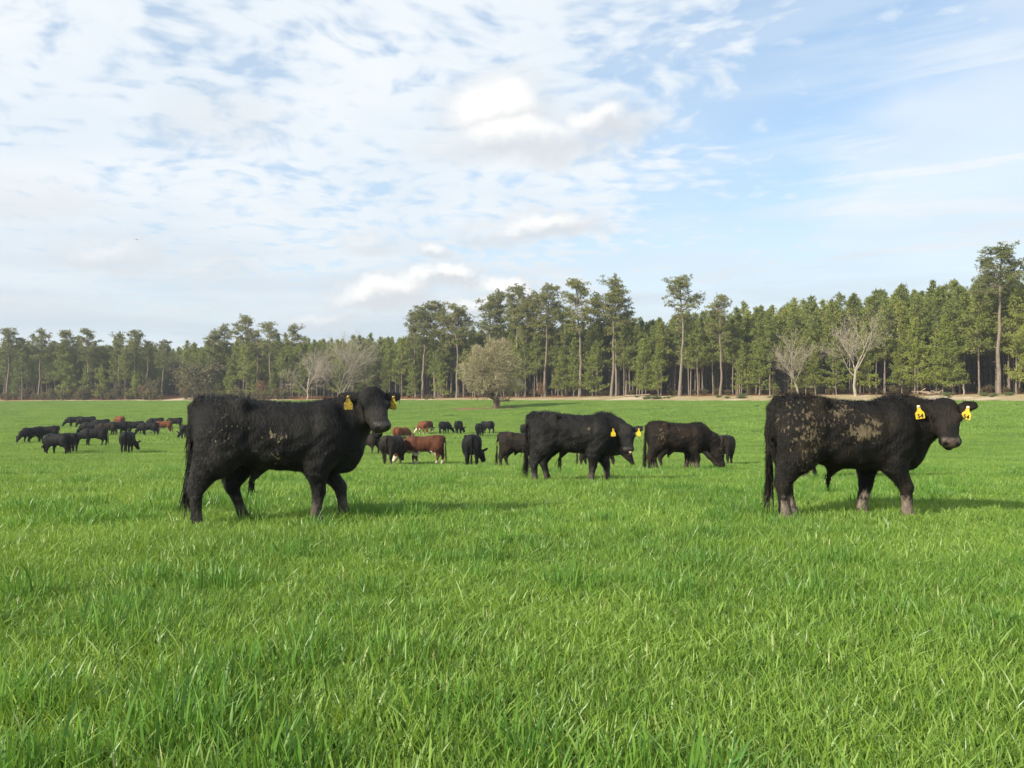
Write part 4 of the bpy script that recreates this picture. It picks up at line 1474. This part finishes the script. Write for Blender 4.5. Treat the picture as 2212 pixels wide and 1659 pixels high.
def hero(name, label, cat, pose, loc, yaw, mat, scale=1.0, h=0.016, nh=26000, hl=0.034, tags=None, extras=None, seed=1, hw=0.0032):
    V, Qd, at, (poll, U, Wd, Vv) = cow(pose, h)
    root = empty(name, loc, yaw)
    root.scale = (scale,) * 3
    tag(root, label, cat)
    at['tint'] = np.full(len(V), 0.2)
    link('body', mesh_np('body', V, Qd, [mat], at, smooth=True), root)
    V2, T2, a2 = coat(V, Qd, at, nh, hl, hw, seed)
    link('coat_hair', mesh_np('coat_hair', V2, T2, [{M_blk: M_blk_hair, M_bl2: M_bl2_hair}.get(mat, mat)], a2), root)
    tail = pose['tail']
    V3, F3, a3 = switch(tail, seed + 5, pose.get('sw_n', 320), pose.get('sw_l', 0.32), 0.0045)
    link('tail_switch', mesh_np('tail_switch', V3, F3, [pose.get('sw_mat', mat)], a3), root)
    if pose.get('bull', True):
        low = pose.get('belly', 0.0); sx = pose.get('sheath', -0.22) - 0.06
        V4, F4, a4 = switch([(sx, 0, 0.53 - low), (sx - 0.005, 0, 0.50 - low), (sx - 0.01, 0, 0.46 - low)], seed + 8, 60, pose.get('sh_l', 0.13), 0.0045)
        link('sheath_hair', mesh_np('sheath_hair', V4, F4, [mat], a4), root)
    yawm = Matrix.Rotation(-yaw, 3, 'Z')
    for s in (-1, 1):
        p = poll + U * 0.195 + Wd * 0.138 * s + Vv * 0.035
        BV, BQ = uv_ball((0.020, 0.020, 0.020))
        link('eye', mesh_np('eye', BV + p, BQ, [M_eye], smooth=True), root)
        if tags:
            me_t, num, (ox, oz, rx, ry) = tags[0 if s == tags[2] else 1]
            ed = nrm(Wd * s + Vv * 0.08 - U * 0.10 + np.array([0, 0, pose.get('ear', 0.0)]))
            p = poll + U * 0.045 + Wd * 0.130 * s + ed * (0.12 + ox)
            cdir = yawm @ Vector((-loc[0], -loc[1], 0)).normalized()
            p = p + np.array(cdir) * (0.16 if s == tags[2] else 0.07) + np.array([0, 0, -0.005 + oz])
            t = link('ear_tag', me_t, root)
            fac = math.atan2(cdir.y, cdir.x) + math.pi / 2
            t.location = p
            t.rotation_euler = (0, rx, fac + ry)
            t.scale = (tags[3],) * 3
            if num:
                d = link('number', DIGITS, t)
                d.location = (0.002, -0.0035, -0.103)
                d.rotation_euler = (math.pi / 2, 0, 0)
            BV, BQ = uv_ball((0.012, 0.008, 0.012), 8)
            bt = link('stud', mesh_np('stud', BV, BQ, [M_stud if num else me_t.materials[0]], smooth=True), t)
            bt.location = (0, -0.003, 0.0)
    for nm, mt, uu, ww, vv, rr in (extras or []):
        BV, BQ = uv_ball(rr)
        MM = np.stack([U, Wd, Vv])
        link(nm, mesh_np(nm, BV @ MM + (poll + U * uu + Wd * ww + Vv * vv), BQ, [mt], smooth=True), root)
    return root


def w2l(v, yaw):
    c, s = math.cos(yaw), math.sin(yaw)
    return (c * v[0] + s * v[1], -s * v[0] + c * v[1], v[2])


def gz(X, Y):
    return float(ground_z(X, Y))


# left bull: walking right and a little away, head turned to the camera
y1 = RAD(20)
hero('black_bull', 'black bull nearest on the left, head raised and turned to the camera, dull tags', 'bull',
     dict(poll=(0.92, -0.12, 1.345), hu=w2l((0.33, -0.62, -0.70), y1), neck=(0.74, -0.03, 1.12), legs=dict(FR=-0.06, FL=0.27, HR=-0.20, HL=0.26),
          tail=[(-0.80, 0, 1.30), (-0.875, -0.02, 1.22), (-0.895, -0.03, 1.02), (-0.885, -0.03, 0.75), (-0.895, -0.02, 0.55), (-0.92, -0.02, 0.42)],
          mud=[(-0.1, 0.95, 0.12, 0.10, 0.75), (-0.55, 1.0, 0.25, 0.30, 0.45), (-0.1, 0.72, 0.25, 0.12, 0.45)], mouth=0.045, fur=1.0, ear=0.05, belly=0.01, sw_l=0.30),
     (-2.445, 9.8, gz(-2.445, 9.8)), y1, M_blk, scale=1.015, tags=((TAG_D, False, (0.02, 0.0, 0.0, 0.2)), (TAG_D, False, (-0.01, 0.0, 0.12, -0.3)), -1, 1.18),
     extras=[('lower_lip', M_lip, 0.435, -0.005, -0.082, (0.045, 0.042, 0.018))], seed=11)
# right bull: muddy, head turned and lowered
y2 = RAD(5)
hero('black_bull', 'mud-caked black bull at the right with bright tags numbered 54', 'bull',
     dict(poll=(0.96, -0.20, 1.225), hu=w2l((-0.10, -0.56, -0.82), y2), neck=(0.78, -0.05, 1.06), legs=dict(FR=0.16, FL=-0.16, HR=-0.16, HL=0.06), crest=0.045,
          tail=[(-0.80, 0, 1.29), (-0.875, -0.02, 1.20), (-0.895, -0.03, 1.0), (-0.895, -0.03, 0.75), (-0.89, -0.03, 0.52), (-0.89, -0.03, 0.36)],
          mud=[(0.0, 0.97, 0.24, 0.14, 1.15), (0.12, 1.06, 0.10, 0.09, 1.0), (-0.60, 1.0, 0.28, 0.34, 0.85), (-0.25, 1.18, 0.22, 0.12, 0.9), (-0.55, 0.70, 0.24, 0.30, 0.45), (0.3, 0.9, 0.4, 0.35, 0.2)], fur=1.06, ear=0.16, belly=0.03, sw_l=0.30, sheath=-0.16),
     (3.735, 10.3, gz(3.735, 10.3)), y2, M_bl2, scale=1.025, tags=((TAG_Y, True, (0.02, 0.0, -0.16, 0.1)), (TAG_Y, True, (-0.01, 0.0, 0.2, -0.2)), -1, 1.18), seed=12, hl=0.040)
# middle bull
y3 = RAD(3)
hero('black_bull', 'black bull in the middle distance licking its lips, head lowered toward the camera', 'bull',
     dict(poll=(0.93, -0.12, 1.04), hu=w2l((0.03, -0.52, -0.85), y3), neck=(0.76, -0.03, 0.99), legs=dict(FR=-0.13, FL=0.22, HR=-0.14, HL=0.12), crest=0.03,
          tail=[(-0.78, 0, 1.31), (-0.885, -0.02, 1.25), (-0.915, -0.03, 1.08), (-0.91, -0.03, 0.8), (-0.91, -0.03, 0.55), (-0.92, -0.03, 0.38)],
          mud=[(0.22, 0.98, 0.05, 0.13, 0.8), (-0.55, 1.0, 0.25, 0.25, 0.3)], fur=1.1, ear=0.12, sh_l=0.26),
     (1.18, 17.3, gz(1.18, 17.3)), y3, M_blk, scale=1.0, h=0.020, nh=15000, hl=0.042, hw=0.005,
     tags=((TAG_Y, False, (0.0, 0.0, 0.0, 0.1)), (TAG_Y, False, (-0.01, 0.0, 0.1, -0.2)), -1, 1.15),
     extras=[('tongue', M_tongue, 0.505, 0.035, 0.005, (0.03, 0.028, 0.026))], seed=13)
# fourth bull, grazing to the right
GRAZE = dict(poll=(1.16, 0.0, 0.60), hu=(0.42, 0.0, -0.90), hup=(1, 0, 0.3), neck=(0.90, 0.0, 0.82), ear=0.0,
             tail=[(-0.80, 0, 1.29), (-0.89, 0.0, 1.20), (-0.92, 0.0, 1.0), (-0.92, 0.0, 0.75), (-0.93, 0.0, 0.50), (-0.93, 0.0, 0.34)])
y4 = RAD(6)
X4 = (1466 - 1106) / F * 25.4
hero('black_bull', 'brown-black bull grazing to the right with mud on its rump, right of the middle bull', 'bull',
     dict(GRAZE, poll=(1.04, -0.06, 0.60), hu=(0.30, -0.1, -0.93), legs=dict(FR=0.05, FL=-0.14, HR=-0.20, HL=0.05), mud=[(-0.55, 1.0, 0.2, 0.25, 0.75), (-0.05, 1.05, 0.12, 0.2, 0.5)], fur=1.1),
     (X4, 25.4, gz(X4, 25.4)), y4, M_bl3, scale=1.02, h=0.025, nh=9000, hl=0.05, hw=0.007, seed=14)


# ---- the rest of the herd: a few postures, one body each
def herd_mesh(pose, h, nh, seed):
    V, Qd, at, fr = cow(pose, h)
    at['tint'] = np.full(len(V), 0.2)
    body = mesh_np('herd_body', V, Qd, [M_far], at, smooth=True)
    V3, F3, a3 = switch(pose['tail'], seed, 90, 0.26, 0.010)
    sw = mesh_np('herd_switch', V3, F3, [M_far], a3)
    return body, sw


G1 = herd_mesh(dict(GRAZE, legs=dict(FR=0.10, FL=-0.08, HR=-0.14, HL=0.10)), 0.03, 0, 31)
G2 = herd_mesh(dict(GRAZE, poll=(1.05, -0.26, 0.60), hu=(0.30, -0.35, -0.88), neck=(0.86, -0.08, 0.83), legs=dict(FR=-0.05, FL=0.16, HR=0.06, HL=-0.12)), 0.03, 0, 32)
G3 = herd_mesh(dict(GRAZE, poll=(1.05, 0.28, 0.58), hu=(0.25, 0.40, -0.88), neck=(0.86, 0.09, 0.83), legs=dict(FR=0.02, FL=0.06, HR=-0.08, HL=0.02), bull=False), 0.03, 0, 33)
S1 = herd_mesh(dict(poll=(1.08, 0.06, 1.22), hu=(0.72, 0.2, -0.66), neck=(0.84, 0.0, 1.06), legs=dict(FR=0.05, FL=-0.06, HR=-0.16, HL=0.10), tail=GRAZE['tail']), 0.03, 0, 34)
HM = dict(G1=G1, G2=G2, G3=G3, S1=S1)
HERD = [  # column, distance, yaw (0 right, 90 away, 180 left), posture, coat, scale, label
    (1128, 33.0, 4, 'S1', M_bl3, 1.0, 'brown-black bull standing half hidden behind the middle bull\'s tail', 'bull'),
    (1296, 36.0, 8, 'G1', M_bl3, 0.98, 'dark animal glimpsed beneath the middle bull\'s belly', 'cow'),
    (1464, 30.0, 12, 'G2', M_bl3, 0.98, 'dark animal hidden behind the grazing bull, only legs showing', 'cow'),
    (1567, 41.0, 82, 'G3', M_bl3, 1.02, 'brown-black animal seen from behind, right of the grazing bull', 'cow'),
    (1133, 86.0, 96, 'G1', M_far, 1.0, 'distant black animal facing away, half behind the middle bull\'s rump', 'cow'),
    (1020, 38.5, 88, 'G2', M_far, 1.05, 'black animal seen straight from behind, right of the red cow', 'cow'),
    (917, 42.0, 176, 'G1', M_drd, 1.02, 'dark red white-bellied cow grazing to the left in the middle', 'cow'),
    (848, 41.0, 72, 'G1', M_bl3, 1.02, 'black animal seen from behind, beside the red cow\'s head', 'cow'),
    (867, 78.0, 48, 'G2', M_red, 1.0, 'red-brown cow grazing right, above the black one beside the red cow', 'cow'),
    (914, 95.0, 110, 'G3', M_red, 1.02, 'orange-red white-faced cow facing away, left of two black ones', 'cow'),
    (924, 97.5, 66, 'G1', M_drd, 1.02, 'dark brown cow pressed against the orange-red one', 'cow'),
    (961, 95.0, 62, 'G2', M_far, 1.0, 'black animal grazing right, just right of the orange-red cow', 'cow'),
    (991, 95.0, 84, 'G2', M_far, 1.05, 'narrow black animal facing away, between two other black ones', 'cow'),
    (1037, 89.0, 80, 'G3', M_far, 1.0, 'black animal facing away, nearer of the overlapping pair', 'cow'),
    (1052, 95.0, 135, 'G1', M_far, 1.0, 'black animal turned left, farther of the overlapping pair', 'cow'),
    (793, 58.0, 140, 'G1', M_bl3, 1.02, 'brown-black animal just right of the left bull\'s chest, facing left', 'cow'),
    (398, 84.0, 92, 'G3', M_far, 1.0, 'black animal facing away, just left of the left bull\'s tail', 'cow'),
    (69, 76.0, 215, 'G1', M_far, 1.0, 'leftmost black animal, grazing toward the camera', 'cow'),
    (102, 77.0, 178, 'G1', M_far, 1.05, 'black animal grazing left, touching the leftmost one', 'cow'),
    (124, 57.0, 140, 'G2', M_far, 1.02, 'black animal at lower left grazing left with rump to camera', 'cow'),
    (154, 60.0, 100, 'G1', M_far, 1.0, 'black animal partly behind the one at lower left', 'cow'),
    (204, 71.0, 172, 'G1', M_far, 1.05, 'black animal alone grazing left below the far row', 'cow'),
    (276, 60.0, 80, 'G2', M_far, 1.06, 'black animal seen from behind, alone below the far row', 'cow'),
    (162, 114.0, 178, 'G1', M_far, 1.02, 'farthest-left black animal of the far row', 'cow'),
    (188, 112.0, 182, 'G3', M_far, 1.05, 'second black animal from the left in the far row', 'cow'),
    (198, 92.0, 165, 'G1', M_far, 1.05, 'black animal grazing left at the front of the far row', 'cow'),
    (219, 105.0, 186, 'G2', M_far, 1.0, 'black animal whose back shows above the middle of the far row', 'cow'),
    (232, 92.0, 172, 'G1', M_bl3, 1.0, 'brown-black animal overlapping its neighbours in the far row', 'cow'),
    (255, 93.0, 178, 'G2', M_far, 1.06, 'black animal below the red one in the far row', 'cow'),
    (258, 116.0, 120, 'G1', M_red, 1.0, 'red cow showing above the black backs of the far row', 'cow'),
    (291, 95.0, 172, 'G1', M_far, 1.04, 'black animal right of the crowded middle of the far row', 'cow'),
    (322, 92.0, 168, 'G1', M_far, 1.02, 'black animal grazing left in front of the red white-faced cow', 'cow'),
    (353, 97.0, 176, 'G3', M_red, 1.0, 'red white-faced cow at the right end of the far row', 'cow'),
    (337, 110.0, 180, 'G1', M_far, 1.0, 'black animal behind the red white-faced cow, back showing', 'cow'),
    (377, 111.0, 174, 'G2', M_far, 1.0, 'rightmost black animal of the far row', 'cow'),
    (1822, 18.5, 14, 'S1', M_bl3, 0.98, 'dark animal glimpsed beneath the right bull\'s belly', 'cow'),
]
for i, (xd, dist, yaw, po, mt, sc_, lab, cat) in enumerate(HERD):
    X = (xd - 1106) / F * dist
    root = empty('cow' if cat == 'cow' else 'black_bull', (X, dist, gz(X, dist)), RAD(yaw) - math.atan2(X, dist))
    root.scale = (sc_ * (0.97 + 0.06 * rng.random()), sc_ * 1.02, sc_)
    tag(root, lab, cat, 'grazing herd')
    for nm, me in zip(('body', 'tail_switch'), HM[po]):
        o = link(nm, me, root)
        o.material_slots[0].link = 'OBJECT'
        o.material_slots[0].material = mt

# a bird high over the far left pines
BV = np.array([(-0.45, 0.0, 0.10), (-0.18, 0.10, 0.04), (0, 0.14, 0), (0.18, 0.10, 0.04), (0.45, 0, 0.10), (0.16, -0.09, 0.03), (0, -0.10, 0), (-0.16, -0.09, 0.03),
               (0, -0.30, 0.0), (0, 0.24, 0.0), (0, 0.02, -0.07), (0, 0.02, 0.05)])
BF = np.array([(0, 1, 7), (1, 2, 6), (1, 6, 7), (2, 3, 6), (3, 5, 6), (3, 4, 5), (7, 6, 8), (6, 5, 8), (2, 9, 3), (1, 9, 2), (10, 9, 3), (10, 1, 9), (10, 3, 5), (10, 7, 1), (10, 8, 7), (10, 5, 8)])
bx, by = (294 - 1106) / F * 150, 150.0
bd = link('bird', mesh_np('bird', BV, BF, [M_ink]), None, (bx, by, EYE + (HOR - 517) / F * 150), 0.5)
tag(bd, 'small dark bird gliding high over the left of the field', 'bird')

# ------------------------------------------------------------------ the air: faint haze over the far trees
hx0, hx1, hy0, hy1, hz0, hz1 = -420.0, 320.0, -60.0, 520.0, -6.0, 46.0
HV = [(x, y, z) for z in (hz0, hz1) for y in (hy0, hy1) for x in (hx0, hx1)]
HF = np.array([(0, 2, 3, 1), (4, 5, 7, 6), (0, 1, 5, 4), (2, 6, 7, 3), (0, 4, 6, 2), (1, 3, 7, 5)])
m, b, out = new_mat('haze')
pv = b.node('ShaderNodeVolumePrincipled')
pv.inputs['Color'].default_value = (0.86, 0.92, 1.0, 1.0)
pv.inputs['Density'].default_value = 0.00032
pv.inputs['Anisotropy'].default_value = 0.2
m.node_tree.links.new(pv.outputs[0], out.inputs['Volume'])
tag(link('haze', mesh_np('haze', HV, HF, [m])), kind='stuff')
